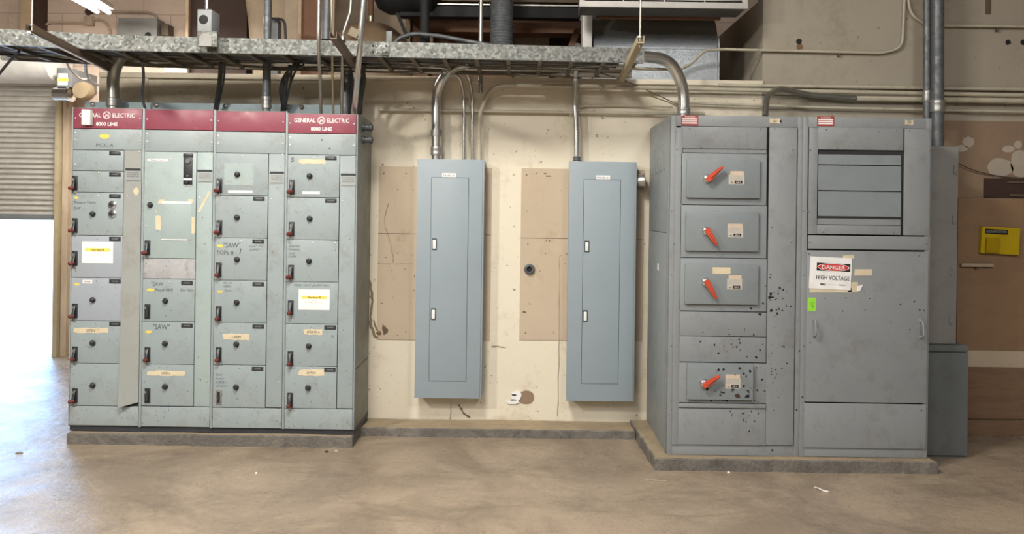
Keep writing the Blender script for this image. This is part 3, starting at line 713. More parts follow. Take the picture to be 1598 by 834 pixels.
secs = [
 ('leftmost motor control cabinet, red lettered header, wireway door bent open at its foot', (169.5, 201.5), (201.5, 234.5),
  {'x': 192.6, 'd': [
   {'y': (234.5, 267), 'p': (181, 239.5), 'n': 'blank_door', 't': []},
   {'y': (267, 300.5), 'p': (181, 272.5), 'h': (118.5, 286, 'left')},
   {'y': (300.5, 367.5), 'p': (181, 306.5), 'h': (118.5, 352, 'left'), 'k': (146.5, 334), 'rings': [(177, 320), (177, 334)], 't': [('Rotary Table', 134, 318, 4, 34), ('EXP', 122, 327, 4, 11)], 's': [('yellow', 115, 307, 123, 311)]},
   {'y': (367.5, 433.5), 'p': (181, 373), 'h': (118.5, 403, 'left'), 'm': 'mcc_blue', 's': [('notice', 128, 377, 176.5, 411)]},
   {'y': (433.5, 500.5), 'p': (181, 439), 'h': (118.5, 485, 'left'), 'k': (146.5, 468), 'm': 'mcc_blue', 's': [('yellow', 115, 442, 125, 446), ('white', 129, 437, 144, 442.5, 'SAW')]},
   {'y': (500.5, 567), 'p': (181, 505.5), 'h': (118.5, 552, 'down'), 'k': (146.5, 535), 's': [('tape', 115, 512, 169, 520, 'OPEN')], 'sc': 8},
   {'y': (567, 633), 'h': (118.5, 617, 'left'), 'k': (146.5, 601), 'sc': 10}]},
  (235, 634, 'mcc_way', (196, 263, 219.5, 283)), (633.5, 664), 168.5, True),
 ('second motor control cabinet from left, tall door with taped cover sheet', (171.5, 203.5), (203.5, 237),
  {'x': 305.8, 'd': [
   {'y': (237, 403.5), 'h': (231.5, 386.5, 'left'), 'k': (236, 320), 'm': 'mcc_light', 's': [('white', 230, 248, 262.5, 252, 'Planer No 7')], 'fn': strip2, 'b': [(245, 330, .004, .02, 'tape')]},
   {'y': (403.5, 435.5), 'm': None, 'n': 'blank_plate'},
   {'y': (435.5, 502), 'p': (293, 441.5), 'h': (231.5, 486, 'bare'), 'k': (259.5, 469.5), 't': [('"SAW', 247, 446, 6, 19), ('Feed Mill', 257, 455, 5, 28), ('Far Bin', 293, 455, 4.5, 20)], 's': [('yellow', 228, 450, 242, 455.5)]},
   {'y': (502, 568.5), 'p': (293, 508), 'h': (231.5, 553, 'down'), 'k': (259, 536), 't': [('"SAW"', 253, 514, 8, 26)], 's': [('yellow', 226, 516, 238, 521)]},
   {'y': (568.5, 633.5), 'h': (231.5, 617, 'bare'), 'k': (259, 603), 's': [('tape', 229, 579, 289, 587, 'OPEN')], 'sc': 12}]},
  (237.5, 634.5, 'mcc_light', (308, 265, 331, 285)), (634.5, 666), 170.5, False),
 ('third motor control cabinet from left, doors marked with saw notes in black marker', (174, 206), (206, 239.5),
  {'x': 417.6, 'd': [
   {'y': (239.5, 305.5), 'h': (343.5, 290, 'left'), 'k': (371.5, 272.5), 's': [('pale', 350, 254, 396, 289), ('white', 356, 297.5, 394, 301.5)], 'b': [(360, 283.5, .03, .005, 'mcc_way'), (386, 291, .06, .004, 'mcc_way')]},
   {'y': (305.5, 371.5), 'p': (405, 310.5), 'h': (343.5, 355, 'left'), 'k': (371, 339.5)},
   {'y': (371.5, 437.5), 'p': (404, 377), 'h': (342.5, 421, 'down'), 'k': (371, 405), 't': [('"SAW"', 363, 386.5, 7.5, 26), ('TOPs #', 352, 397.5, 6.5, 27), ('1', 376, 397, 9, 3), ('Low  TO', 401, 386, 3.5, 21), ('LIMIT', 399, 391.5, 3.5, 16)], 's': [('yellow', 338, 381, 349, 387)]},
   {'y': (437.5, 503.5), 'p': (404, 443.5), 'h': (342.5, 489, 'down'), 'k': (370.5, 472), 't': [('No 5A', 357, 443, 3, 13), ('FEED', 356, 448.5, 3, 12), ('Drum', 357, 455, 3.5, 11)], 's': [('yellow', 338, 453, 348, 458)]},
   {'y': (503.5, 569.5), 'p': (404, 509.5), 'h': (342.5, 553, 'down'), 'k': (370, 537), 's': [('tape', 349, 521, 389, 531, 'OPEN')], 'sc': 8},
   {'y': (569.5, 636), 'p': (403, 575.5), 'h': (342.5, 619.5, 'grey'), 'k': (369.5, 604), 't': [('Roll', 343, 586, 3, 9), ('Feeder', 344, 592, 3, 13), ('CASE', 345, 598, 3.5, 14), ('UTILITY', 347, 604, 3.5, 18)], 'b': [(367, 620, .02, .022, 'mcc_way')], 'sc': 12}]},
  (240, 636, 'mcc', (421, 268, 443, 287)), (636.5, 668), 173, False),
 ('rightmost motor control cabinet with lettered red header and two fittings on its side', (178, 209), (209, 242),
  {'x': 528.6, 'd': [
   {'y': (242, 308.5), 'p': (517, 247), 'h': (456.5, 292, 'left'), 'k': (484, 275), 't': [('5', 457, 253, 7, 5)], 's': [('tape', 467, 249, 508, 256), ('white', 472, 299, 499, 303)]},
   {'y': (308.5, 374.5), 'p': (517, 313.5), 'h': (456, 357.5, 'left'), 'k': (484, 341.5)},
   {'y': (374.5, 440), 'h': (455, 424.5, 'left'), 'k': (483, 407.5), 't': [('No', 453, 381, 3, 5), ('SORTER', 460, 386, 3, 17), ('CHAIN', 459, 391, 3, 16), ('LUG', 456, 397, 3, 9), ('LOADER', 457, 402, 3, 13)]},
   {'y': (440, 505.5), 'h': (454.5, 480, 'down'), 'n': 'unit_door', 't': [('FEED SAW DUST FAN', 487, 447, 3.6, 54)], 's': [('notice', 466, 452, 514.5, 484)]},
   {'y': (505.5, 571.5), 'p': (516, 511), 'h': (454, 559, 'down'), 'k': (482.5, 540), 's': [('tape', 475, 514, 503, 523, 'DRAW 6')], 'b': [(520, 525, .015, .014, 'mcc_side')]},
   {'y': (571.5, 637.5), 'p': (515.5, 577), 'h': (453.5, 624, 'down'), 'k': (481.5, 605), 's': [('tape', 465, 577.5, 506, 587, 'OPEN')], 'sc': 8}]},
  (243, 637.5, 'mcc', (532, 271, 555, 291)), (638, 670), 177.5, True)]
M['mottled'] = concrete('mottled_primer', (.42, .42, .43), (.33, .34, .36), (.20, .20, .21), .5, 6, .05)
for i, s_ in enumerate(secs):
    for d in s_[3]['d']:
        if d.get('m', 1) is None: d['m'] = 'mottled'
    mcc_section(i, *s_)
# white box stuck over the header
a0, a1, c0, c1 = rect(127.5, 171, 141, 195, YF-.05)
b = MB(); b.box(a0, a1, YF-.055, YF-.0145, c0, c1, 'white_plastic', .004); b.box(a0+.004, a1-.004, YF-.057, YF-.055, c0+.006, c1-.006, 'white_plastic', .001)
tag(b.build('sensor_box'), 'small white plastic box stuck over the header of the leftmost cabinet', 'box')
# lifting angle along the top rear
a0 = P(135, 160, YF+.3).x; a1 = P(562, 168, YF+.3).x; zt = P(333, 173, YF).z
b = MB(); zz = P(333, 161.5, YF+.28).z; b.box(a0, a1, YF+.28, YF+.288, zt-.02, zz, 'angle', .001); b.box(a0, a1, YF+.28, YF+.36, zt-.02, zt-.005, 'angle')
an = tag(b.build('lifting_angle'), 'long blue-grey steel lifting angle along the top of the four cabinets', 'steel angle')
for x in (145, 244, 352, 449, 471):
    p = P(x, 163+ (x-145)*.013, YF+.28); b = MB(); b.lathe((p.x, YF+.28, p.z), (0, -1, 0), [(0, .018), (.006, .018), (.012, .011), (.014, .004)], 'steel' if x != 471 else 'rung', 14); b.build('bolt', an)
# side fittings
for k, y in enumerate((198, 217)):
    x1 = P(EDG[4], 420, YF).x; p = P(564, y, YF+.1); b = MB()
    b.lathe((x1-.003, YF+.16, p.z), (1, 0, 0), [(0, .03), (.02, .03), (.022, .024), (.055, .024), (.057, .028), (.075, .028), (.08, .018)], 'darkpipe', 16)
    tag(b.build('conduit_fitting'), 'black threaded conduit fitting on cabinet side, %s of two' % ('upper', 'lower')[k], 'pipe fitting', 'fittings on the side of the rightmost cabinet')

# ================================================================== PANELBOARDS
def panelboard(cx_top, label, r, door, latches, lab, txt, hubs):
    YP = 5.90; x0, x1, z0, z1 = rect(*r, YP)
    root = thing('panelboard', ((x0+x1)/2, (YP+YW)/2, z0), label, 'electrical panel', 'tall blue-grey panelboards between the cabinets')
    b = MB(); b.box(x0+.006, x1+.002, YP+.006, YW-.008, z0+.004, z1-.004, 'panel', .003); b.build('box_body', root)
    b = MB(); b.box(x0, x1-.012, YP-.004, YP+.006, z0, z1, 'panel', .003)
    b.box(x1-.0115, x1, YP+.002, YP+.008, z0, z1, 'panel', .001)
    d0, d1, e0, e1 = rect(*door, YP); b.box(d0-.004, d1+.004, YP-.0046, YP-.0036, e0-.004, e1+.004, 'gap'); b.build('front_cover', root)
    b = MB(); b.box(d0-.001, d1+.001, YP-.0075, YP-.0045, e0-.001, e1+.001, 'panel', .0015); dr = b.build('panel_door', root)
    for (lx, ly) in latches:
        p = P(lx, ly, YP); b = MB(); b.box(p.x-.018, p.x+.018, YP-.014, YP-.0075, p.z-.043, p.z+.043, 'tag', .002); b.box(p.x-.012, p.x+.012, YP-.0165, YP-.0135, p.z-.036, p.z+.032, 'white_plastic', .003)
        b.build('latch', dr)
    a0, a1, c0, c1 = rect(*lab, YP); b = MB(); b.box(a0, a1, YP-.0055, YP-.004, c0, c1, 'white'); b.text(txt, (a0+a1)/2, c0+.006, YP-.0056, .014, 'ink', width=(a1-a0)*.85); b.build('paper_label', root)
    return root
panelboard(0, 'left tall panelboard with large conduit rising from its top left corner', (649, 249, 753.5, 622), (672, 278, 729, 594.5), [(678, 381), (676.5, 490)], (690, 270.5, 712, 276.5), 'PANEL #2', None)
panelboard(0, 'right tall panelboard beside the switchboard with single offset conduit on top', (886, 252.5, 991.5, 626.5), (909.5, 281, 966, 598.5), [(915.5, 384.5), (913, 493)], (930.5, 274, 952, 280), 'PANEL #1', None)

# ================================================================== SWITCHBOARD
YS = 5.18; SZ = .084; SBK = 6.03
def screwdot(b, x, y, Y): p = P(x, y, Y); b.lathe((p.x, Y, p.z), (0, -1, 0), [(0, .007), (.003, .006), (.004, .002)], 'swb', 8); b.blob(p.x, p.z, Y-.0042, .0028, .0028, 'gap')
spl = [(1186, 491, 7, 5), (1199, 569, 9, 6), (1197, 577, 6, 4), (1203, 459, 7, 5), (1199, 463, 6, 6), (1217, 450, 5, 4), (1172, 482, 5, 4), (1191, 474, 4, 4)]
def splatset(n, seed, cx, cy, sx_, sy_, big=.4):
    rr = random.Random(seed); out = []
    for _ in range(n):
        x = rr.gauss(cx, sx_); y = rr.gauss(cy, sy_); s_ = rr.choice([1.2, 1.6, 2, 2.6, 3.4, 4.4][:4 if rr.random() > big else 6]); out.append((x, y, 1.35*s_*rr.uniform(.7, 1.2), 1.35*s_*rr.uniform(.6, 1.3)))
    return out
spl += splatset(75, 1, 1150, 608, 26, 26)+splatset(26, 2, 1160, 555, 22, 18)+splatset(30, 3, 1212, 470, 9, 16)+splatset(22, 4, 1212, 570, 14, 30, .2)+splatset(10, 5, 1160, 655, 14, 8)+splatset(14, 6, 1150, 535, 24, 12, .1)
spl += [(1320, 399+66, 3, 2), (1357, 466, 3.5, 2), (1405, 475, 3, 3), (1427, 471, 3, 3), (1435, 484, 5, 2), (1442, 485, 2, 3), (1420, 515, 2.5, 2.5), (1264, 535, 2.5, 2.5), (1252, 572, 4, 4), (1287, 466, 2, 2), (1315, 486, 2, 3), (1350, 484, 2, 2), (1390, 503, 2, 2), (1438, 641, 3, 3), (1252, 620, 2, 3), (1205, 703, 4, 4)]
def panelmesh(b, r, Y, mt, t=.012, ch=.002, px=True, splat=True, gap=.0022):
    x0, x1, z0, z1 = rect(*r, Y) if px else r
    b.box(x0+gap, x1-gap, Y-t, Y, z0+gap, z1-gap, mt, ch)
    if splat:
        for (sx_, sy_, a, c) in spl:
            if r[0]+a/2 < sx_ < r[2]-a/2 and r[1]+c/2 < sy_ < r[3]-c/2:
                p = P(sx_, sy_, Y-t); b.blob(p.x, p.z, Y-t-.0001, a*.5*YS/F, c*.5*YS/F, 'vdark', .4, 8, .0008)
    return x0, x1, z0, z1
SE = [1044, 1250, 1450.5]
def swb_section(i, label):
    x0, x1 = P(SE[i], 445, YS).x, P(SE[i+1], 445, YS).x; xm = (SE[i]+SE[i+1])/2
    zt = P(xm, 181+i*2.5, YS).z; z0 = P(xm, 713+i*3.5, YS).z; z0 = SZ
    root = thing('switchboard_cabinet', ((x0+x1)/2, (YS+SBK)/2, SZ), label, 'electrical cabinet', 'switchboard cabinets on the right pad')
    b = MB(); b.box(x0+.001, x1-.001, YS+.03, SBK, SZ, zt, 'swb_side', .004)
    b.box(x0+.02, x1-.02, YS+.012, YS+.031, SZ+.03, zt-.03, 'gap')
    b.build('cabinet_body', root)
    b = MB(); fw = .036
    b.box(x0, x0+fw, YS-.002, YS+.032, SZ, zt, 'swb', .004); b.box(x1-fw, x1, YS-.002, YS+.032, SZ, zt, 'swb', .004)
    zt2 = P(xm, 198+i*2.0, YS).z; zb2 = P(xm, 694.5+i*5.0, YS).z
    b.box(x0+fw-.001, x1-fw+.001, YS-.001, YS+.032, zt2, zt, 'swb', .003); b.box(x0+fw-.001, x1-fw+.001, YS-.001, YS+.032, SZ, zb2, 'swb', .003)
    for (sx_, sy_, a, c) in ((1205, 703, 4, 4), (1252, 620, 3, 3), (1247, 548, 3, 3), (1243, 640, 3, 4)):
        if SE[i] < sx_ < SE[i+1]:
            p = P(sx_, sy_, YS); b.blob(p.x, p.z, YS-.0022, a*.5*YS/F, c*.5*YS/F, 'vdark')
    for yy in (330, 430, 540, 640):
        p = P(SE[i]+4, yy, YS); b.blob(p.x, p.z, YS-.0022, .004, .004, 'gap')
    # badge with worn orange tape, warning label
    fr = b.build('frame', root)
    wl = [(1063, 181, 1089.5, 195.5), (1275, 182.5, 1301.5, 196.5)][i]; a0, a1, c0, c1 = rect(*wl, YS); b = MB(); Y = YS-.0021
    b.box(a0, a1, Y-.0015, Y, c0-.003, c1+.004, 'wred'); h_ = c1-c0
    for k in range(3): b.box(a0+.008, a1-.008, Y-.0022, Y-.0015, c0+h_*(.16+.22*k), c0+h_*(.30+.22*k), 'letter')
    b.text('WARNING', (a0+a1)/2, c0+h_*.82, Y-.0015, .010, 'letter', width=(a1-a0)*.6); b.build('warning_label', root)
    wl = [(1201, 184.5, 1217, 193), (1412, 187.5, 1425, 195)][i]; a0, a1, c0, c1 = rect(*wl, YS); b = MB(); b.prism([(a0, c0), (a0+.02, c0+.004), (a1, c0), (a1, c1), (a0+.03, c1-.006), (a0, c1)], Y-.0013, Y, 'tape')
    b.text(['G51', 'ON'][i], (a0+a1)/2, c0+.01, Y-.0013, .012, 'ink', bold=.02); b.build('tape_label', root)
    return root, x0, x1, zt
A, ax0, ax1, azt = swb_section(0, 'left switchboard cabinet with four red-handled breakers and black paint splatter')
B, bx0, bx1, bzt = swb_section(1, 'right switchboard cabinet with louvred top and danger sign on its large door')
def part(root, name, r, mt='swb', t=.012, dots=(), **k):
    b = MB(); panelmesh(b, r, YS, mt, t, **k)
    for d in dots: screwdot(b, *d, YS-t)
    return b.build(name, root)
p_ = P(1218, 189.5, YS)
b = MB(); b.cyl((p_.x, YS-.0005, p_.z), (0, -1, 0), .008, .003, 'vdark', 12); b.build('key_hole', A)
part(A, 'side_strip', (1050.5, 199, 1062, 694), dots=[(1056, 233), (1052, 380)])
part(A, 'upper_plate', (1062, 198, 1196.5, 233), dots=[(1076, 201), (1186, 201), (1094, 230), (1167, 231)], t=.010)
b = MB(); x0, x1, z0, z1 = rect(1062, 232, 1196, 239, YS); b.box(x0, x1, YS-.002, YS+.004, z0, z1, 'swb'); b.build('hinge_strip', A)
part(A, 'wireway_door', (1196.5, 199, 1240.5, 695), dots=[(1208, 201), (1237, 234), (1204, 355), (1234, 378), (1206, 640)], mt='swb')
units = [((1061.5, 239.5, 1196, 320.5), (1071.5, 249, 1186, 309.5), (1106, 279), (1127.5, 261), (1137, 273, 1161.5, 288)),
         ((1060.5, 320.5, 1196, 403), (1070, 331, 1184, 392.5), (1104.5, 361), (1118.5, 382.5), (1135.5, 355, 1159.5, 370.5)),
         ((1059.5, 403, 1196, 486), (1069, 412.5, 1183.5, 475.5), (1103.5, 441.5), (1117.5, 465.5), (1134.5, 435.5, 1158, 452)),
         ((1058.5, 566, 1196, 629), (1072, 567.5, 1175, 624), (1101, 600.5), (1123, 587.5), (1132, 590.5, 1155.5, 607))]
for k, (o, r, hp, ht, lb) in enumerate(units):
    un = part(A, 'breaker_unit', o, 'swb' if k == 3 else 'swb_side')
    b = MB(); Y = YS-.012; x0, x1, z0, z1 = rect(*r, Y-.02)
    b.box(x0, x1, Y-(.03 if k == 3 else .022), Y, z0, z1, 'swb_door', .006)
    dx_, dy_ = Y-.022, 0; Yf = Y-(.03 if k == 3 else .022)
    for (sx_, sy_, a, c) in spl:
        if r[0]+3 < sx_ < r[2]-3 and r[1]+3 < sy_ < r[3]-3:
            p = P(sx_, sy_, Yf); b.blob(p.x, p.z, Yf-.0002, a*.5*YS/F, c*.5*YS/F, 'vdark', .4, 8, .0008)
    if k < 3: b.box(x0+.0, x0+.006, Yf-.0003, Yf, z0+.02, z1-.02, 'swb_side')
    if k == 3: b.blob(P(1151, 618, Yf).x, P(1151, 618, Yf).z, Yf-.0004, .022, .018, 'wooddark', .5, 12)
    p = P(r[0]+12, o[1]+4.5, YS); 
    bd = b.build('breaker_door', un)
    # rotary handle
    h = P(*hp, Yf-.03); e = P(*ht, Yf-.04); b = MB()
    b.lathe((h.x-.004, Yf, h.z+.002), (0, -1, 0), [(0, .030), (.006, .030), (.010, .026), (.022, .023), (.026, .016)], 'chrome', 22)
    d = (e-h).normalized(); sd = Vector((d.z, 0, -d.x))
    Yh = Yf-.030; L = (e-h).length
    pr_ = [(-.016, .016), (.012, .019), (L, .008), (L+.006, 0), (L, -.008), (.012, -.019), (-.016, -.016), (-.024, 0)]
    b.prism([(h.x+d.x*u+sd.x*v, h.z+d.z*u+sd.z*v) for u, v in pr_], Yh-.016, Yh, 'orange')
    b.obox((h.x+d.x*.01, Yh-.020, h.z+d.z*.01), (e.x, Yh-.020, e.z), .008, .012, 'orange', up=(0, 1, 0), ch=.002); b.cyl((h.x, Yf-.02, h.z), (0, -1, 0), .014, .012, 'orange')
    b.build('rotary_handle', bd)
    a0, a1, c0, c1 = rect(*lb, Yf); b = MB(); Y2 = Yf-.0001; w_ = a1-a0; h_ = c1-c0
    b.box(a0+.01*(k == 0 or k == 2), a1-.004, Y2-.0008, Y2, c1-.004, c1+.024, 'peach'); b.box(a0, a1, Y2-.0012, Y2, c0, c1, 'buff'); b.box(a0+w_*.38, a1-w_*.12, Y2-.002, Y2-.0012, c0+h_*.08, c0+h_*.36, 'vdark')
    b.text('600 A', a0+w_*.63, c0+h_*.15, Y2-.002, .009, 'letter'); b.text('on', a0+w_*.2, c0+h_*.12, Y2-.0012, .012, 'ink', bold=.02)
    for j in range(3): b.text(['TYPE FUSIBLE', 'VOLTS 480 AC', 'SERVICE ONLY'][j], (a0+a1)/2, c1-.012-.012*j, Y2-.0012, .007, 'grey_ink', width=w_*.8)
    b.build('rating_label', bd)
    if k == 2:
        a0, a1, c0, c1 = rect(1112, 417.5, 1140, 428, Yf); b = MB(); b.box(a0, a1, Y2-.001, Y2, c0, c1, 'tape'); b.build('tape_label', bd)
part(A, 'blank_plate', (1059, 486.5, 1195.5, 525), dots=())
part(A, 'blank_plate', (1058.5, 525, 1195, 565.5))
part(A, 'blank_plate', (1057.5, 629, 1194, 636.5), t=.02, splat=False)
part(A, 'bottom_plate', (1057, 637, 1194, 694.5))
# left side: louvres, removable side plates, seam
b = MB(); X = ax0-.004; zs = P(1040, 364, YS+.1).z
b.box(X, ax0, YS+.08, SBK-.06, zs+.003, azt-.10, 'swb_side', .002); b.build('upper_side_plate', A)
b = MB(); b.box(X, ax0, YS+.08, SBK-.06, SZ+.04, zs-.003, 'swb_side', .002); 
b.box(X-.0014, X, 5.55, 5.60, P(1015, 415, 5.6).z-.03, P(1015, 415, 5.6).z+.02, 'letter'); b.build('lower_side_plate', A)
for k in range(6):
    yy = YS+.17+k*.105; z1 = azt-.17-.004*k
    b = MB(); n = 6
    b.box(X-.001, X+.001, yy, yy+.06, z1-.19, z1, 'swb_door'); b.prism([(X, z1), (X-.005, z1-.006), (X-.005, z1-.184), (X, z1-.19)], yy+.006, yy+.054, 'swb'); b.build('louvre', A)
b = MB(); b.box(ax0-.006, ax0, YS+.03, YS+.075, SZ, azt, 'swb', .002); b.build('corner_post', A)
# right section parts
part(B, 'side_strip', (1261, 199, 1275, 366), dots=[(1264, 234), (1262, 330)])
part(B, 'upper_plate', (1275, 199.5, 1409, 235), dots=[(1289, 202), (1398, 204), (1306, 231)])
part(B, 'side_plate', (1409, 201, 1450, 368), dots=[(1419, 204), (1450, 235), (1449, 332)])
b = MB(); x0, x1, z0, z1 = rect(1275, 235, 1408, 352, YS); b.box(x0, x1, YS-.001, YS+.012, z0, z1, 'gap'); b.build('louvre_recess', B)
for (ya, yb, yo) in ((241, 258, .0), (258, 298.5, .0), (298.5, 339, .0)):
    x0, x1, z0, z1 = rect(1275.5, ya, 1406, yb, YS); b = MB()
    b.prismx([(YS-.002, z1-.004), (YS-.008, z0+.004), (YS-.001, z0+.002), (YS+.006, z1-.002)], x0+.003, x1-.003, 'swb_door'); b.build('louvre_panel', B)
b = MB(); x0, x1, z0, z1 = rect(1274.5, 342, 1405, 351, YS); b.box(x0, x1, YS-.002, YS+.004, z0, z1, 'swb'); b.build('ledge_strip', B)
part(B, 'lower_plate', (1273, 351.5, 1405, 366.5), dots=[(1284, 362), (1394, 364)])
part(B, 'blank_strip', (1260, 368, 1448, 390), t=.008, dots=[(1263, 378), (1446, 380)])
part(B, 'lower_panel', (1253, 629.5, 1444, 700), dots=())
dr = part(B, 'large_door', (1256.5, 391.5, 1446.5, 628.5), dots=[(1262, 396), (1434, 399)], ch=.003)
Y = YS-.0121
for hx, hy in ((1268.5, 511), (1434.5, 513)):
    p = P(hx, hy, YS); b = MB(); b.tube(fillet([(p.x, Y, p.z+.056), (p.x+.0, Y-.04, p.z+.045), (p.x+.004, Y-.042, p.z-.045), (p.x+.0, Y, p.z-.056)], .03), .0062, 'swb_side', 10)
    b.cyl((p.x, Y, p.z+.056), (0, -1, 0), .012, .004, 'swb_side'); b.cyl((p.x, Y, p.z-.056), (0, -1, 0), .012, .004, 'swb_side'); b.build('door_handle', dr)
b = MB()   # danger sign with tape
rot = (Matrix.Rotation(R(2.0), 3, 'Y'), P(1296, 427, YS))
for (r) in ((1262, 449, 1328, 457), (1322, 440, 1338, 456), (1332, 420, 1360, 430.5), (1314, 398, 1332, 404)):
    a0, a1, c0, c1 = rect(*r, YS); b.prism([(a0, c0), (a1, c0+.003), (a1-.003, c1), (a0+.002, c1-.002)], Y-.001, Y, 'tape'); b.build('masking_tape', dr); b = MB()
a0, a1, c0, c1 = rect(1336, 444, 1345, 455, YS); b.prism([(a0, c0), (a0+.02, c0+.003), (a1, c1), (a0+.006, c1-.01)], Y-.005, Y-.001, 'white'); b.build('torn_tape_corner', dr)
b = MB(); a0, a1, c0, c1 = rect(1264, 402, 1329, 452, YS-.02); w_, h_ = a1-a0, c1-c0
vs0 = len(b.v); b.box(a0, a1, Y-.004, Y-.001, c0, c1, 'white'); Y2 = Y-.004
b.box(a0+w_*.16, a0+w_*.965, Y2-.0008, Y2, c0+h_*.57, c0+h_*.815, 'vdark')
mx, mz = a0+w_*.56, c0+h_*.692
def ell(rx, rz, y, mt): b.prism([(mx+rx*math.cos(2*math.pi*k/36), mz+rz*math.sin(2*math.pi*k/36)) for k in range(36)], y-.0006, y, mt)
ell(w_*.385, h_*.122, Y2-.001, 'letter'); ell(w_*.37, h_*.108, Y2-.0018, 'dred')
b.text('DANGER', mx, mz-.0125, Y2-.0026, .025, 'letter', width=w_*.56, bold=.02); b.text('HIGH VOLTAGE', mx, c0+h_*.30, Y2-.0004, .027, 'ink', width=w_*.80, bold=.015)
b.text('BMLI', a0+w_*.33, c0+h_*.125, Y2-.0004, .012, 'ink', width=w_*.13, bold=.04)
b.box(a0+w_*.44, a0+w_*.65, Y2-.0008, Y2, c0+h_*.145, c0+h_*.155, 'grey_ink'); b.box(a0+w_*.70, a0+w_*.86, Y2-.0008, Y2, c0+h_*.14, c0+h_*.16, 'ink')
b.v = [tuple(rot[0] @ (Vector(v)-rot[1])+rot[1]) for v in b.v]; b.build('danger_sign', dr)
b = MB(); a0, a1, c0, c1 = rect(1259.5, 464.5, 1272, 485.5, YS); b.box(a0, a1, Y-.0012, Y, c0, c1, 'lime'); b.blob((a0+a1)/2+.004, c0+.028, Y-.0012, .012, .005, 'ink', .6); b.tube([((a0+a1)/2+.012*math.cos(t_*.6), Y-.0016, (c0+c1)/2+.004+.01*math.sin(t_*.6)) for t_ in range(11)], .0008, 'ink', 4); b.build('green_sticker', dr)

# tall narrow box and lower box right of the switchboard
bxr = bx1
t = thing('tall_enclosure', P(1475, 537, 5.55), 'tall narrow light grey hinged enclosure above dark box, right of switchboard', 'electrical enclosure')
z0 = P(1475, 537, 5.5).z; z1 = P(1480, 228.5, 5.5).z; x1 = P(1494, 380, 5.5).x; x0 = bxr+.006
b = MB(); b.box(x0, x1-.004, 5.52, 6.03, z0, z1, 'tall', .004); b.build('enclosure_body', t)
b = MB(); b.box(x0, x1, 5.5, 5.518, z0, z1, 'tall', .004); dd = b.build('enclosure_door', t)
for (hx, hy) in ((1491.5, 265), (1489, 343), (1485.5, 424), (1484.5, 500)):
    p = P(hx, hy, 5.5); b = MB(); b.box(p.x-.014, p.x+.01, 5.493, 5.5, p.z-.032, p.z+.032, 'tall', .002); b.cyl((p.x+.004, 5.494, p.z-.02), (0, 0, 1), .006, .04, 'tall', 8)
    b.blob(p.x-.007, p.z+.02, 5.4928, .003, .003, 'gap'); b.blob(p.x-.007, p.z-.02, 5.4928, .003, .003, 'gap'); b.build('hinge', t)
z1b = z0-.003; x1 = P(1510, 630, 5.45).x
t = thing('floor_enclosure', ((x0+x1)/2, 5.7, 0), 'low dark grey steel box on floor right of switchboard, under tall enclosure', 'electrical enclosure')
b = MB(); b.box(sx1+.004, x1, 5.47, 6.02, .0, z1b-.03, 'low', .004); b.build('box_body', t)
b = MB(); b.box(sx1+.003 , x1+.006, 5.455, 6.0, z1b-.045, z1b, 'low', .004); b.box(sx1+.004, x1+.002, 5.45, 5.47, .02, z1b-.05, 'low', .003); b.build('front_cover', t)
# ================================================================== CABLE TRAY
TY = [(-3.75, 4.93), (-2.72, 5.14), (.84, 5.33)]       # front rail, x,y
def tz(x): return 2.75
TW = .60
t = thing('cable_tray', (-1.4, 5.5, 2.75), 'long galvanised ladder cable tray running above all the cabinets', 'cable tray')
def railmesh(pts, z0, z1, wd, mt):
    b = MB()
    for a, c in zip(pts, pts[1:]):
        a3, c3 = Vector((a[0], a[1], (z0+z1)/2)), Vector((c[0], c[1], (z0+z1)/2)); e = (c3-a3).normalized()*.004
        b.obox(a3-e, c3+e, .004, z1-z0, mt); 
        off = Vector((0, .012, 0))
        for zz in (z0, z1): b.obox(a3+off+Vector((0, 0, zz-(z0+z1)/2)), c3+off+Vector((0, 0, zz-(z0+z1)/2)), .026, .004, mt)
    return b
railmesh(TY, 2.752, 2.852, .004, 'rail').build('side_rail', t)
back = [(x, y+TW) for x, y in TY]
railmesh(back, 2.752, 2.852, .004, 'rung').build('side_rail', t)
def ty(x):
    for a, c in zip(TY, TY[1:]):
        if x <= c[0] or c is TY[-1]: return a[1]+(c[1]-a[1])*(x-a[0])/(c[0]-a[0])
x = -3.65
while x < .8:
    b = MB(); b.obox((x, ty(x)+.005, 2.765), (x, ty(x)+TW-.005, 2.765), .03, .02, 'rung', ch=.004); b.build('rung', t); x += .222
# splice plate with bolts, nut, patches on the rail
p = P(594, 83, 5.27); b = MB(); yy = ty(p.x)
b.box(p.x-.065, p.x+.065, yy-.008, yy-.002, 2.757, 2.847, 'rail', .001)
for dx_ in (-.045, -.018, .012, .045):
    for dz in (2.78, 2.822): b.lathe((p.x+dx_, yy-.008, dz), (0, -1, 0), [(0, .006), (.004, .006), (.006, .003)], 'screw' if abs(dx_) < .03 else 'gap', 8)
b.build('splice_plate', t)
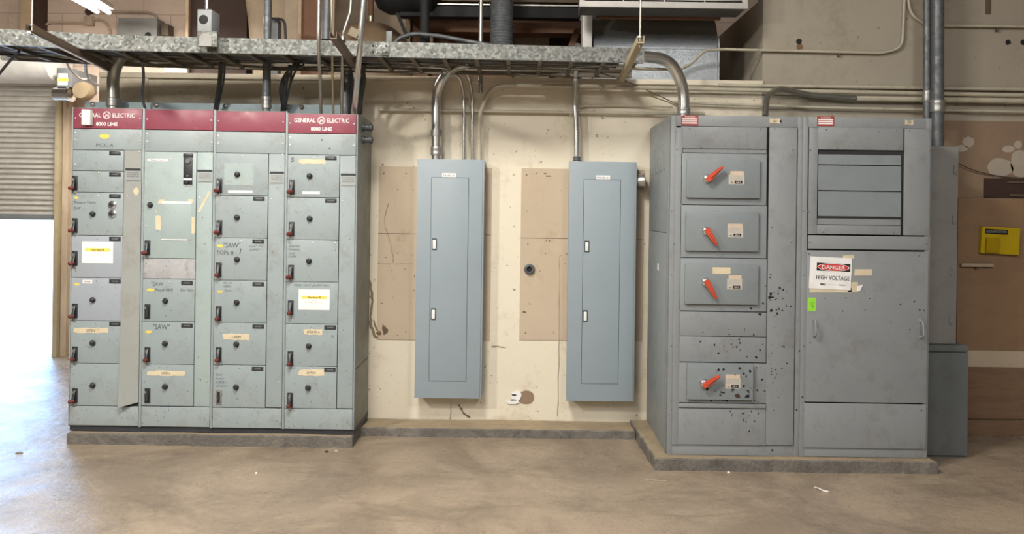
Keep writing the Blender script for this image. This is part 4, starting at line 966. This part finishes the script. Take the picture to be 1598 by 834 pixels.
# junction box standing over the tray at x 320
t2 = thing('junction_box', P(319, 50, 5.15), 'grey junction box with round dark hole hung over the cable tray', 'junction box')
YJ = 5.1; a0, a1, c0, c1 = rect(308, 14.5, 330, 48.5, YJ); b = MB(); b.box(a0, a1, YJ, YJ+.14, c0, c1, 'swb', .003); b.build('box_body', t2)
p = P(317.5, 30.5, YJ); b = MB(); b.lathe((p.x, YJ, p.z), (0, -1, 0), [(0, .031), (.001, .031), (.002, .028)], 'vdark', 20); b.build('knockout', t2)
a0, a1, c0, c1 = rect(307, 48.5, 338, 70, YJ-.02); b = MB(); b.box(a0, a1, YJ-.012, YJ+.002, c0-.01, c1, 'rail', .002)
a0, a1, c0, c1 = rect(311, 52, 330, 72, YJ-.02); b.prism([(a0, c0), (a1, c0), (a1, c1-.02), (a1-.02, c1), (a0+.02, c1), (a0, c1-.02)], YJ-.02, YJ-.012, 'tall'); b.build('mounting_bracket', t2)
def pipe(name, pts, r, mt, label, cat='conduit', rad=.15, group=None, coup=(), seg=14, px=True, cm='steel'):
    pp = [P(*q) for q in pts] if px else [Vector(q) for q in pts]
    if px and pts[0][1] < 0: pp.insert(0, Vector((pp[0].x, pp[0].y, 4.99)))
    if px and pts[-1][1] < 0: pp.append(Vector((pp[-1].x, pp[-1].y, 4.99)))
    if isinstance(rad, list) and px and pts[0][1] < 0: rad = [.1]+rad
    if isinstance(rad, list) and len(rad) < len(pp)-2: rad = rad+[.1]*(len(pp)-2-len(rad))
    f = fillet(pp, rad); b = MB(); b.tube(f, r, mt, seg); o = tag(b.build(name), label, cat, group)
    for (cx_, cy_, cY, hh, k) in coup:
        c = P(cx_, cy_, cY); b = MB(); b.lathe((c.x, c.y, c.z-hh/2), (0, 0, 1), [(0, r*1.12), (.004, r*k), (hh*.3, r*k), (hh*.32, r*1.14), (hh*.66, r*1.14), (hh*.68, r*k), (hh-.004, r*k), (hh, r*1.1)], cm, 18); b.build('coupling', o)
    return o
pipe('rod', [(323, -10, 5.17), (323, 14.5, 5.17)], .012, 'emt', 'bright conduit dropping into the junction box over the tray')
# ---- struts under the tray
def strut(x, label, mt, edge=False, y0=None, y1=None, z=2.715, rod=True):
    a = P(*x[0]); c = P(*x[1]); a.z = c.z = z; tt = thing('strut_channel', a, label, 'strut', 'support struts under the tray')
    b = MB(); b.obox(a, c, .041, .006, mt)
    d = (c-a).normalized(); s = d.cross(Vector((0, 0, 1))).normalized()
    for k in (-1, 1): b.obox(a+s*.019*k+Vector((0, 0, .02)), c+s*.019*k+Vector((0, 0, .02)), .003, .04, mt)
    b.build('channel', tt)
    if edge:
        b = MB(); b.obox(a-s*.0-Vector((0, 0, .008)), c-Vector((0, 0, .008)), .02, .006, 'letter'); b.build('white_strip', tt)
    if rod:
        e = a+d*.04; b = MB(); b.cyl((e.x, e.y, z-.02), (0, 0, 1), .006, 1.9, 'emtdull', 8); b.build('hanger_rod', tt)
        b = MB(); b.lathe((e.x, e.y, z+.035), (0, 0, 1), [(0, .014), (.012, .014), (.014, .008)], 'steel', 6); b.build('nut', tt)
    return tt
strut(((45, 44, 4.43), (170, 106, 5.72)), 'leftmost support strut with white edge under the tray', 'strut', True)
strut(((520, 54, 4.52), (553, 100, 5.45)), 'brown support strut crossing below the tray above the rightmost cabinet', 'strut', rod=False)
strut(((1000, 60, 4.52), (969, 126, 5.94)), 'pale wooden-looking support strut at the right end of the tray', 'strutpale')
# conduits --------------------------------------------------------------------------
pipe('large_conduit', [(177, 172, 5.72), (176, 112, 5.72), (192, 82, 5.62), (222, 81, 5.5)], .043, 'emtdull', 'large curved steel conduit from tray down to leftmost cabinet top', rad=.26, coup=[(177, 160, 5.72, .06, 1.18)], seg=22)
pipe('large_conduit', [(681, 252, 5.97), (681, 140, 5.97), (700, 108, 5.85), (735, 96, 5.6)], .040, 'emt', 'large curved steel conduit rising from left panelboard into the tray', rad=.3, coup=[(681, 236, 5.97, .07, 1.15), (681, 208, 5.97, .05, 1.12)], seg=22)
pipe('large_conduit', [(1067, 182, 5.6), (1067, 135, 5.6), (1045, 92, 5.55), (1000, 88, 5.5)], .042, 'emt', 'large steel conduit curving from tray end down to switchboard top', rad=.34, coup=[(1067, 174, 5.6, .05, 1.15)], seg=22)
pipe('thin_conduit', [(724, 250, 5.985), (724, 150, 5.985), (718, 118, 5.95), (690, 112, 5.8)], .0125, 'emt', 'left one of two thin steel conduits rising from the left panelboard', rad=.12)
pipe('thin_conduit', [(737, 250, 5.985), (737, 150, 5.985), (731, 112, 5.95), (700, 106, 5.8)], .0125, 'emt', 'right one of two thin steel conduits rising from the left panelboard', rad=.12)
pipe('painted_conduit', [(748, 250, 5.985), (748, 180, 5.985), (766, 133, 5.985), (900, 135, 5.985), (1190, 141, 5.985), (1440, 146, 5.985), (1602, 149, 5.985)], .0165, 'creampipe', 'cream painted conduit bending from left panelboard along the wall top', rad=.25)
pipe('painted_conduit', [(590, 171, 6.0), (800, 174, 6.0), (1100, 178, 6.0)], .0115, 'creampipe', 'horizontal cream painted conduit across the wall between cabinets', coup=())
pipe('painted_conduit', [(1322, 154, 6.0), (1445, 155.5, 6.0), (1602, 158, 6.0)], .022, 'creampipe', 'thick horizontal cream painted pipe above the switchboard')
pipe('painted_conduit', [(1050, 160, 6.005), (1300, 168.5, 6.005), (1602, 175, 6.005)], .010, 'creampipe', 'lowest thin painted conduit directly above the switchboard')
pipe('painted_conduit', [(1120, 133, 6.02), (1330, 136, 6.02), (1602, 140, 6.02)], .014, 'creampipe', 'uppermost painted conduit on the ledge of the right wall')
pipe('painted_conduit', [(890, 180, 6.01), (905, 165, 6.01), (960, 164, 6.01), (1050, 167, 6.01)], .007, 'creampipe', 'short thin painted conduit behind the offset conduit')
pipe('offset_conduit', [(900, 255, 5.975), (900, 205, 5.975), (897.5, 165, 5.975), (898, 120, 5.94), (901, 70, 5.7)], .023, 'emt', 'bright offset steel conduit between right panelboard and the tray', rad=.1, coup=[(900, 248, 5.975, .035, 1.35), (898, 120, 5.94, .035, 1.3)], cm='darkpipe')
pipe('stub_conduit', [(750, 145, 5.9), (749.5, 100, 5.9)], .018, 'emtdull', 'short cut conduit stub hanging under the tray above left panelboard', coup=[(750, 131, 5.9, .04, 1.2)])
pipe('bent_conduit', [(1194, 182, 5.62), (1196, 150, 5.72), (1216, 138, 5.85), (1262, 148, 5.97), (1326, 154, 6.0), (1336, 154, 6.0)], .023, 'emtdull', 'dull bent conduit rising from switchboard top onto the wall', rad=.2)
o = pipe('thin_conduit', [(985, 107, 5.5), (1060, 109, 5.7), (1078, 100, 5.8), (1100, 79, 5.95), (1130, 77, 6.02), (1375, 83, 6.025), (1408, 76, 6.025), (1412, -8, 6.025)], .0105, 'creampipe', 'thin conduit stepping up from tray across wall and turning to ceiling', rad=[.1, .15, .15, .1, .1, .22])
for x, y in ((1309, 82),):
    p = P(x, y, 6.03); b = MB(); b.box(p.x-.006, p.x+.006, 6.02, 6.05, p.z-.03, p.z+.012, 'strut'); b.build('clamp', o)
pipe('thin_conduit', [(1417, -8, 6.02), (1420, 22, 6.02), (1447, 40, 6.02)], .0105, 'creampipe', 'short curved thin conduit ending behind the tall grey pipes', rad=.15)
o = pipe('thin_conduit', [(1465, 40, 6.02), (1602, 41.5, 6.02)], .0105, 'creampipe', 'thin horizontal conduit at upper right beyond the tall grey pipes')
p = P(1556, 43, 6.03); b = MB(); b.box(p.x-.006, p.x+.006, 6.02, 6.05, p.z-.03, p.z+.012, 'strut'); b.build('clamp', o)
pipe('tall_pipe', [(1446.5, -12, 5.85), (1446.5, 186, 5.85)], .0285, 'darkpipe', 'slimmer tall grey pipe entering the switchboard top at right', coup=[(1446.5, 151, 5.85, .09, 1.2)], seg=20, cm='steel')
pipe('tall_pipe', [(1463, -12, 5.8), (1463, 233, 5.8)], .045, 'darkpipe', 'thicker tall grey pipe entering the tall enclosure top', coup=[(1463, 166, 5.8, .09, 1.15)], seg=20, cm='steel')
# elbow between right panelboard and the switchboard side
b = MB(); p = P(1003, 283, 5.93); b.lathe((P(991.5, 283, 5.93).x, 5.96, p.z), (1, 0, 0), [(0, .05), (.01, .05), (.012, .042), (.03, .055), (.07, .06), (.075, .05)], 'emtdull', 20)
tag(b.build('conduit_elbow'), 'round conduit fitting between right panelboard and switchboard side', 'pipe fitting')
# front conduits at the rightmost motor control cabinet
pipe('front_conduit', [(498, -12, 5.1), (497, 80, 5.1), (500, 130, 5.35), (501, 178, 5.6)], .0115, 'emtdull', 'dull thin conduit crossing in front of tray, left of the brass one', rad=.5)
pipe('front_conduit', [(517, -12, 5.2), (518, 60, 5.2), (520, 178, 5.6)], .0085, 'brass', 'slender brass coloured conduit in front of the tray', rad=.5)
pipe('front_conduit', [(521, -12, 5.16), (520, 58, 5.16)], .012, 'strut', 'rusty rod above the brown strut beside the brass conduit', cat='rod')
pipe('front_conduit', [(549, -12, 5.2), (547, 18, 5.2), (535, 55, 5.2), (533, 178, 5.6)], .0115, 'emtdull', 'thin offset conduit between brass conduit and bright thick conduit', rad=.12, coup=[(535, 60, 5.2, .03, 1.4)])
pipe('front_conduit', [(569, -12, 5.0), (560, 95, 5.05), (552, 180, 5.6)], .0195, 'emt', 'bright thick leaning conduit in front of tray above rightmost cabinet', rad=.5, coup=[(552.5, 174, 5.6, .03, 1.25)], seg=20)
pipe('dark_conduit', [(511, -12, 5.9), (509, 62, 5.9)], .038, 'darkpipe', 'thick dark grey pipe standing behind the tray near the brass conduit', seg=20)
pipe('dark_conduit', [(418, -12, 5.62), (415.5, 176, 5.62)], .029, 'darkpipe', 'dark vertical pipe passing behind the tray into third cabinet', coup=[(416, 160, 5.62, .09, 1.22)], seg=20)
# black cables dropping to the cabinets
def cable(pts, r, label, mt='cable', group=None, name='power_cable'):
    b = MB(); b.tube(catmull([P(*q) for q in pts], 7), r, mt, 8); return tag(b.build(name), label, 'cable', group)
cable([(222, 96, 5.5), (224, 120, 5.6), (222, 150, 5.7), (227, 172, 5.75)], .010, 'single grey cable hanging between first and second cabinet tops', 'darkpipe')
for k, (x0, x1, x2) in enumerate(((343, 341, 334), (347, 345, 336), (351, 349, 339), (346, 342, 337))):
    cable([(x0, 98, 5.5), (x1, 125, 5.6), ((x1+x2)/2, 150, 5.7), (x2, 174, 5.75)], .0075+.001*(k % 2), 'black cable hanging in the bundle between second and third cabinet tops', group='cable bundle between second and third cabinets')
for k, (x0, x1, x2) in enumerate(((470, 444, 439), (466, 446, 441), (462, 441, 443), (458, 452, 440), (474, 452, 444), (452, 447, 441), (466, 437, 442))):
    cable([(x0, 97+k, 5.5), ((x0+x1)/2, 108, 5.55), (x1, 135, 5.65), (x2, 175, 5.75)], .008, 'black cable curving down in the bundle between third and fourth cabinet tops', group='cable bundle between third and fourth cabinets')
for k, (x0, x1, x2) in enumerate(((548, 545, 546), (545, 550, 545), (563, 568, 560), (566, 569, 561), (571, 566, 563), (560, 567, 558), (568, 564, 560))):
    cable([(x0, 100, 5.55), (x1, 125, 5.65), ((x1+x2)/2, 150, 5.75), (x2, 178, 5.8)], .009+.002*(k % 2), 'black cable in the thick bundle at the right end of the cabinets', group='cable bundle behind the bright thick conduit')
b = MB(); b.lathe(P(541, 178, 5.85), (0, 0, 1), [(0, .05), (.16, .05), (.28, .035), (.36, .035)], 'darkpipe', 16)
tag(b.build('conduit_reducer'), 'dark conduit reducer behind the thin conduits on rightmost cabinet', 'pipe fitting')
# cables lying in the tray
rr = random.Random(4)
for k in range(19):
    off = .035+.029*k; x0 = -3.7; x1 = rr.choice([.3, .65, .78, .7]); pts = []
    n = 12
    for j in range(n+1):
        x = x0+(x1-x0)*j/n; pts.append((x, ty(x)+off+rr.uniform(-.02, .02), 2.79+rr.uniform(-.004, .012)))
    b = MB(); b.tube(catmull(pts, 3), rr.choice([.009, .012, .014]), 'cable' if k % 3 else 'cablegrey', 7)
    tag(b.build('tray_cable'), 'long cable lying inside the cable tray', 'cable', 'cables lying inside the tray')
for k, pts in enumerate((((0, 85, 5.2), (60, 88, 5.3), (110, 95, 5.5)), ((-6, 122, 5.3), (8, 104, 5.2), (26, 84, 5.1), (32, 78, 5.2)))):
    cable(pts, .009, ['dark cable sagging under the far left end of the tray', 'black cable curling down at the left edge by the roller hood'][k])
cable([(103, 96, 5.7), (112, 112, 6.3), (128, 124, 7.4), (140, 122, 8.0)], .008, 'pale flexible cable from tray to the door operator', 'beige')
cable([(133, 94, 5.7), (135, 115, 6.2), (142, 128, 7.2), (156, 134, 8.0)], .012, 'dark curved cable behind leftmost cabinet near gear drum', 'darkpipe')
# loose stuff in tray near its right half: hanging wires
for k, pts in enumerate((((620, 100, 5.5), (660, 106, 5.5), (700, 99, 5.5), (760, 108, 5.6), (800, 102, 5.5)), ((690, 108, 5.8), (740, 116, 5.8), (780, 112, 5.8), (830, 118, 5.8), (880, 112, 5.8)), ((820, 104, 5.5), (880, 107, 5.5), (930, 104, 5.5), (962, 106, 5.5)), ((930, 112, 5.8), (980, 128, 5.95), (1040, 155, 6.02), (1060, 165, 6.02)))):
    cable(pts, .0045, ['thin loose wire under the tray above left panelboard', 'loose wire sagging behind the tray middle', 'loose wire under the right half of the tray', 'thin wire slanting from tray end down to switchboard'][k], 'cablegrey', name='loose_wire')

# ================================================================== BEHIND, ABOVE THE WALL
# fixtures at top left on the block wall
t = thing('wall_cabinet', P(215, 60, YR-.15), 'grey wall cabinet on the block wall seen above the tray at left', 'electrical enclosure')
a0, a1, c0, c1 = rect(184, 28, 245, 64, YR-.2); b = MB(); b.box(a0, a1, YR-.2, YR, c0, c1, 'tall', .006); b.box(a0-.05, a0, YR-.12, YR, c0, c1-.04, 'tall', .003)
p = P(231, 55, YR-.2); b.cyl((p.x, YR-.2, p.z), (0, -1, 0), .035, .004, 'vdark'); b.build('cabinet_body', t)
b = MB(); p = P(258, 40, YR-.1); b.box(p.x-.03, p.x+.05, YR-.14, YR, p.z-.12, p.z+.01, 'strut', .004)
tag(b.build('small_box'), 'small brown box right of the grey wall cabinet', 'box')
b = MB(); p = P(138, 32, YR-.06); b.box(p.x-.045, p.x+.045, YR-.07, YR, p.z-.05, p.z+.05, 'beige', .006)
tag(b.build('outlet_box'), 'small square outlet box on the block wall left of wall cabinet', 'junction box')
b = MB(); p = P(137, 18, YR-.02); b.blob(p.x, p.z, YR, .06, .05, 'wooddark', .3, 12, .002); tag(b.build('wall_hole'), 'dark rough hole in block wall above the outlet box', 'hole')
pipe('wall_conduit', [(63, 60, YR-.03), (64, 42, YR-.03), (78, 35, YR-.03), (133, 36, YR-.03)], .012, 'beige', 'thin painted conduit from the timber post to outlet box', rad=.15)
pipe('wall_conduit', [(143, 30, YR-.03), (162, 31, YR-.03), (172, 45, YR-.03), (172, 62, YR-.03)], .012, 'beige', 'thin painted conduit curving down between outlet box and wall cabinet', rad=.15)
pipe('wall_conduit', [(160, 18, YR-.03), (232, 19, YR-.03), (243, 24, YR-.03), (252, 40, YR-.03)], .012, 'beige', 'upper painted conduit leading right to the small brown box', rad=.15)
# fluorescent fixture, top left
t = thing('fluorescent_light', P(140, 5, 7.2), 'lit twin tube fluorescent light hanging at the top left', 'ceiling light')
a, c = P(161, 19, 7.9), P(104, -14, 6.6)
d = (c-a).normalized(); sd = d.cross(Vector((0, 0, 1))).normalized()
for k in (-1, 1):
    b = MB(); b.tube([a+sd*.055*k, c+sd*.055*k], .019, 'tube', 10); b.build('tube', t)
fl = bpy.data.lights.new('tube_glow', 'AREA'); fl.shape = 'RECTANGLE'; fl.size = .16; fl.size_y = 1.3; fl.energy = 70; fl.color = (1, .95, .86)
fo = bpy.data.objects.new('tube_glow', fl); C.objects.link(fo); fo.parent = t; mid = (a+c)/2-Vector((0, 0, .03)); fo.location = mid-t.location
fo.rotation_euler = (Matrix((sd, d, sd.cross(d))).transposed()).to_euler()
for e_ in (a.lerp(c, .15), a.lerp(c, .85)):
    b = MB(); b.cyl((e_.x, e_.y, e_.z+.08), (0, 0, 1), .004, 4.99-e_.z-.08, 'emtdull', 6); b.build('hanger_rod', t)
b = MB(); b.obox(a+Vector((0, 0, .06)), c+Vector((0, 0, .06)), .2, .05, 'shutbright', ch=.004); b.build('housing', t)
b = MB(); b.box(P(257, 106, 7.9).x, P(292, 106, 7.9).x, 7.9, 7.95, P(275, 113, 7.9).z, P(275, 101, 7.9).z, 'white'); tag(b.build('white_board'), 'small white board visible under the tray behind the wall', 'board')
# opening and boards on the rear side
def rp(name, r, Y, dep, mt, label, cat, ch=.004):
    a0, a1, c0, c1 = rect(*r, Y); c0 = 2.722 if r[3] > 100 else c0; b = MB(); b.box(a0, a1, Y, Y+dep, c0, c1, mt, ch); return tag(b.build(name, smooth=False), label, cat)
rp('dark_opening', (294, -40, 385, 140), 8.3, .45, 'wooddark', 'dark brown block standing in for an opening behind the junction box', 'opening')  # solid dark box added in place of the dark opening
rp('timber_post', (289, -40, 294, 130), 8.25, .1, 'pine', 'narrow pale timber post left of the dark opening', 'post')
b = MB(); p = P(456, 60, 8.0); r_ = 3.2
# big tan vessel with curved left flank
c0 = P(412, 60, 7.6); b.lathe((c0.x+.10, 8.0, 2.722), (0, 0, 1), [(0, .30), (.4, .33), (.9, .38), (1.5, .46), (2.0, .46)], 'tankin', 40)
tag(b.build('beige_vessel'), 'large tan flaring vessel behind the dark vertical pipe', 'tank')
rp('board_panel', (444, -30, 464, 130), 7.4, .03, 'beige', 'weathered pale board standing behind the tray', 'board')
rp('timber_post', (464, -40, 470, 130), 7.35, .08, 'pine', 'narrow pale timber post right of the weathered board', 'post')
rp('dark_board', (470, -40, 503, 130), 7.4, .05, 'wood', 'brown board behind the dull thin conduit', 'board')
# control device by the board
t = thing('pipe_clamp_box', P(434, 60, 7.2), 'small dark box and hose beside the dark vertical pipe', 'box')
a0, a1, c0_, c1_ = rect(424, 30, 434, 60, 6.9); b = MB(); b.box(a0, a1, 6.9, 7.0, 2.722, c1_, 'operator', .004); b.build('box_body', t)
b = MB(); b.tube(fillet([P(424, 29, 6.85), P(444, 30, 6.85), P(446, 62, 6.85)], .06), .012, 'cable', 8); b.build('hose', t)
# beige dome tank
t = thing('domed_tank', (P(574, 60, 7.6).x, 7.6, 2.722), 'domed brown tank top with brass valve behind the tray', 'tank')
c0 = P(578, 95, 7.6); R_ = 60*7.6/F; b = MB(); zt_ = P(574, 19, 7.2).z
prof = [(0, R_*1.05), (zt_-2.722-.42, R_*1.12)]+[(zt_-2.722-.42+.42*math.sin(a_*math.pi/16), R_*1.12*math.cos(a_*math.pi/16)+.01) for a_ in range(1, 9)]
b.lathe((c0.x, 7.6, 2.722), (0, 0, 1), prof, 'tank', 44); b.build('vessel', t)
b = MB(); b.cyl((c0.x, 7.6, zt_-.01), (0, 0, 1), .035, .07, 'brass'); b.cyl((c0.x, 7.6, zt_+.06), (0, 0, 1), .028, .2, 'wood'); b.build('valve', t)
b = MB(); p = P(553, 52, 7.18); b.box(p.x-.04, p.x+.05, 7.13, 7.16, p.z-.04, p.z+.04, 'tape', .002, (Matrix.Rotation(R(25), 3, 'Y'), p)); b.build('label', t)
rp('rear_wall_board', (520, -60, 650, 140), 8.72, .06, 'beige', 'beige boarding behind the domed tank', 'board')
# compressor (black) top
t = thing('compressor', P(650, 0, 7.0), 'black machine with long horizontal frame at the ceiling above tray', 'machine')
a, c = P(588, 2, 7.0), P(912, 4, 7.0)
b = MB(); b.lathe(P(582, -14, 7.0), (1, 0, 0), [(0, .05), (.05, .16), (.15, .21), (.55, .21), (.62, .12)], 'vdark', 28); b.build('drum', t)
b = MB(); z = P(700, 20, 7.0).z; b.obox((P(625, 20, 7).x, 7.0, z), (P(905, 22, 7).x, 7.0, z), .12, .10, 'vdark', ch=.01); b.obox((P(625, 12, 7).x, 6.93, z+.06), (P(905, 12, 7).x, 6.93, z+.06), .01, .012, 'steel'); b.build('frame', t)
b = MB(); b.obox(P(620, 20, 6.95), P(636, 60, 6.95), .03, .03, 'vdark'); b.build('brace', t)
b = MB(); b.obox((P(660, 0, 7.1).x, 7.1, z+.28), (P(905, 0, 7.1).x, 7.1, z+.28), .2, .35, 'strut', ch=.02); b.build('upper_casing', t)
rp('ceiling_beam', (668, 30, 912, 51), 7.5, .2, 'wood', 'brown timber beam running horizontally behind the tray', 'beam')
rp('timber_block', (641, 20, 668, 120), 7.6, .15, 'wood', 'brown upright timber left of the black vertical pipe', 'post')
rp('timber_post', (632, 24, 640, 110), 7.55, .1, 'pine', 'pale thin timber upright right of the domed tank', 'post')
rp('wall_sheet', (795, 50, 857, 130), 7.9, .04, 'beige', 'beige panel behind the ribbed duct', 'board')
rp('dark_recess_board', (857, 50, 920, 130), 8.0, .04, 'wooddark', 'dark red-brown board left of the heater duct', 'board')
b = MB(); b.obox((P(858, 100, 7.4).x, 7.4, 2.74), P(902, 45, 7.4), .08, .06, 'wood', ch=.004); tag(b.build('diagonal_brace'), 'slanting brown timber brace left of the heater duct', 'brace')
rp('timber_block', (675, 51, 800, 130), 7.8, .1, 'wood', 'reddish timber boards behind the long sloping pipe', 'board')
pipe('black_pipe', [(663, -12, 6.5), (663, 70, 6.5), (663, 100, 6.5)], .040, 'vdark', 'thick black vertical pipe above left panelboard', seg=20)
pipe('slim_pipe', [(751, -12, 6.4), (750, 72, 6.4), (750, 100, 6.4)], .019, 'emtdull', 'slim grey vertical pipe left of the ribbed duct')
pipe('sloping_pipe', [(610, 78, 6.4), (620, 60, 6.4), (645, 52, 6.4), (685, 56, 6.35), (760, 70, 6.3), (820, 74, 6.3)], .018, 'darkpipe', 'bent dark pipe sloping right just above the tray', rad=.25)
b = MB(); pr_ = []
zb_ = P(783, 100, 6.3).z; h_ = 1.0
for k in range(40): pr_ += [(k*.025, .094), (k*.025+.0125, .099)]
b.lathe((P(783, 30, 6.5).x, 6.5, zb_), (0, 0, 1), pr_, 'darkpipe', 28); tag(b.build('ribbed_duct'), 'thick dark ribbed flexible duct hanging above the tray', 'duct')
for k, (x, y) in enumerate(((604, 62), (148, 49))): pass
b = MB(); a0, a1, c0_, c1_ = rect(603, 49, 612, 72, 5.35); b.box(a0, a1, 5.34, 5.345, c0_, c1_, 'low', .001); tag(b.build('steel_tab'), 'small upright steel tab on the tray rail by the splice plate', 'bracket')
# roof beams under the ceiling (dark)
# unit heater and duct
YH = 5.75
t = thing('unit_heater', P(1037, 14, YH), 'off-white grille air unit hanging at the top above the duct', 'air unit')
a0, a1, c0_, _ = rect(905, -90, 1168, 12, YH); zt_ = c0_+.55
b = MB(); b.box(a0, a1, YH, YH+.02, c0_, c0_+.045, 'ac', .003); b.box(a0+.001, a0+.04, YH+.001, YH+.019, c0_+.04, zt_-.03, 'ac', .003); b.box(a1-.04, a1-.001, YH+.001, YH+.019, c0_+.04, zt_-.03, 'ac', .003); b.box(a0, a1, YH, YH+.02, zt_-.04, zt_, 'ac', .003); b.build('grille_frame', t)
b = MB(); b.box(a0+.01, a1-.01, YH+.035, YH+.28, c0_+.004, zt_-.01, 'acin', .004); b.build('casing', t)
for k in range(14):
    z = c0_+.06+k*.033; b = MB(); b.box(a0+.04, a1-.04, YH+.008, YH+.03, z, z+.004, 'ac'); b.build('louvre_slat', t)
for x in (a0+.15, a1-.15):
    b = MB(); b.cyl((x, YH+.15, zt_-.012), (0, 0, 1), .006, 5-zt_, 'emtdull', 8); b.build('hanger_rod', t)
for x in (973, 1037, 1100):
    p = P(x, 0, YH); b = MB(); b.box(p.x-.004, p.x+.004, YH+.003, YH+.01, c0_+.04, zt_-.04, 'ac'); b.build('divider', t)
b = MB(); a0_, a1_, _, c1__ = rect(911, 14, 926, 80, 6.1); b.box(a0_, a1_, 6.05+.15, 6.05+.35, 2.722, c1__+.02, 'ac', .006); tag(b.build('duct_post'), 'off-white upright channel left of the galvanised duct', 'post')
a0, a1 = P(926, 80, 6.3).x, P(1120, 80, 6.3).x
zk = P(1023, 60, 6.25).z; prof = [(6.3, 2.725), (6.3, zk-.06)]
for k in range(9):
    a_ = R(k*11); prof.append((6.3-.05*math.sin(a_*1.0)*0+.34*(1-math.cos(a_)), zk-.06+.34*math.sin(a_)))
top_ = prof[-1]; prof += [(7.0, top_[1]+.05), (7.0, 2.725)]
b = MB(); b.prismx(prof, a0, a1, 'duct')
b.box(a1-.004, a1+.012, 6.285, 6.32, 2.73, zk+.02, 'duct'); b.box(a0, a1, 6.293, 6.301, zk-.075, zk-.067, 'duct')
tag(b.build('galvanised_duct'), 'wide galvanised sheet metal duct elbow under the air unit', 'duct')
rp('timber_batten', (930, 22, 1125, 29), 6.13, .05, 'wood', 'brown timber batten under the air unit', 'batten')
# ================================================================== FLOOR DEBRIS
for k, (x, y, mt, rx, ry, lb) in enumerate(((510, 706, 'vdark', .02, .008, 'black scrap on floor by the right end of left pad'), (525, 704, 'beige', .018, .008, 'pale crumb on floor by the right end of left pad'),
        (1137, 738, 'letter', .012, .006, 'white crumb on floor in front of switchboard pad'), (1088, 675, 'vdark', .008, .005, 'dark speck'), (30, 708, 'strut', .035, .01, 'dark smear of dirt on floor at far left'),
        (400, 739, 'letter', .012, .006, 'white speck on floor in front of the left pad'), (1027, 883, 'tape', .01, .01, 'x'), (626+400, 883, 'tape', .01, .01, 'x'))):
    if lb in ('x', 'dark speck'): continue
    Y = HC*F/((y-PY)-.0135*(x-PX)); p = P(x, y, Y); b = MB(); pl = []
    for j in range(9):
        a_ = 2*math.pi*j/9; q = random.uniform(.6, 1); pl.append((p.x+rx*q*math.cos(a_), Y+ry*1.6*q*math.sin(a_)))
    n = 9; vs = [(x_, y_, 0) for x_, y_ in pl]+[(x_+(p.x-x_)*.3, y_+(Y-y_)*.3, .006) for x_, y_ in pl]
    b.add(vs, [tuple(range(n)), tuple(range(n, 2*n))]+[(i, (i+1) % n, (i+1) % n+n, i+n) for i in range(n)], mt); tag(b.build('floor_scrap'), lb, 'scrap')
p = P(1230, 804/1.0, 5); 
def floorpt(x, y): Y = HC*F/((y-PY)-.0135*(x-PX)); return P(x, y, Y)
b = MB(); b.tube(catmull([floorpt(1271, 762)+Vector((0, 0, .004)), floorpt(1278, 766)+Vector((0, 0, .012)), floorpt(1284, 767)+Vector((0, 0, .004)), floorpt(1293, 769)+Vector((0, 0, .004))]), .004, 'letter', 6)
tag(b.build('paper_curl'), 'thin curled pale paper scrap on floor before the right pad', 'scrap')
b = MB(); b.tube([floorpt(1006, 750)+Vector((0, 0, .003)), floorpt(1040, 752)+Vector((0, 0, .003))], .0025, 'beige', 6)
tag(b.build('floor_straw'), 'thin pale stick lying on floor left of the right pad front', 'stick')
for o in list(bpy.data.objects):
    if '_org' in o: del o['_org']
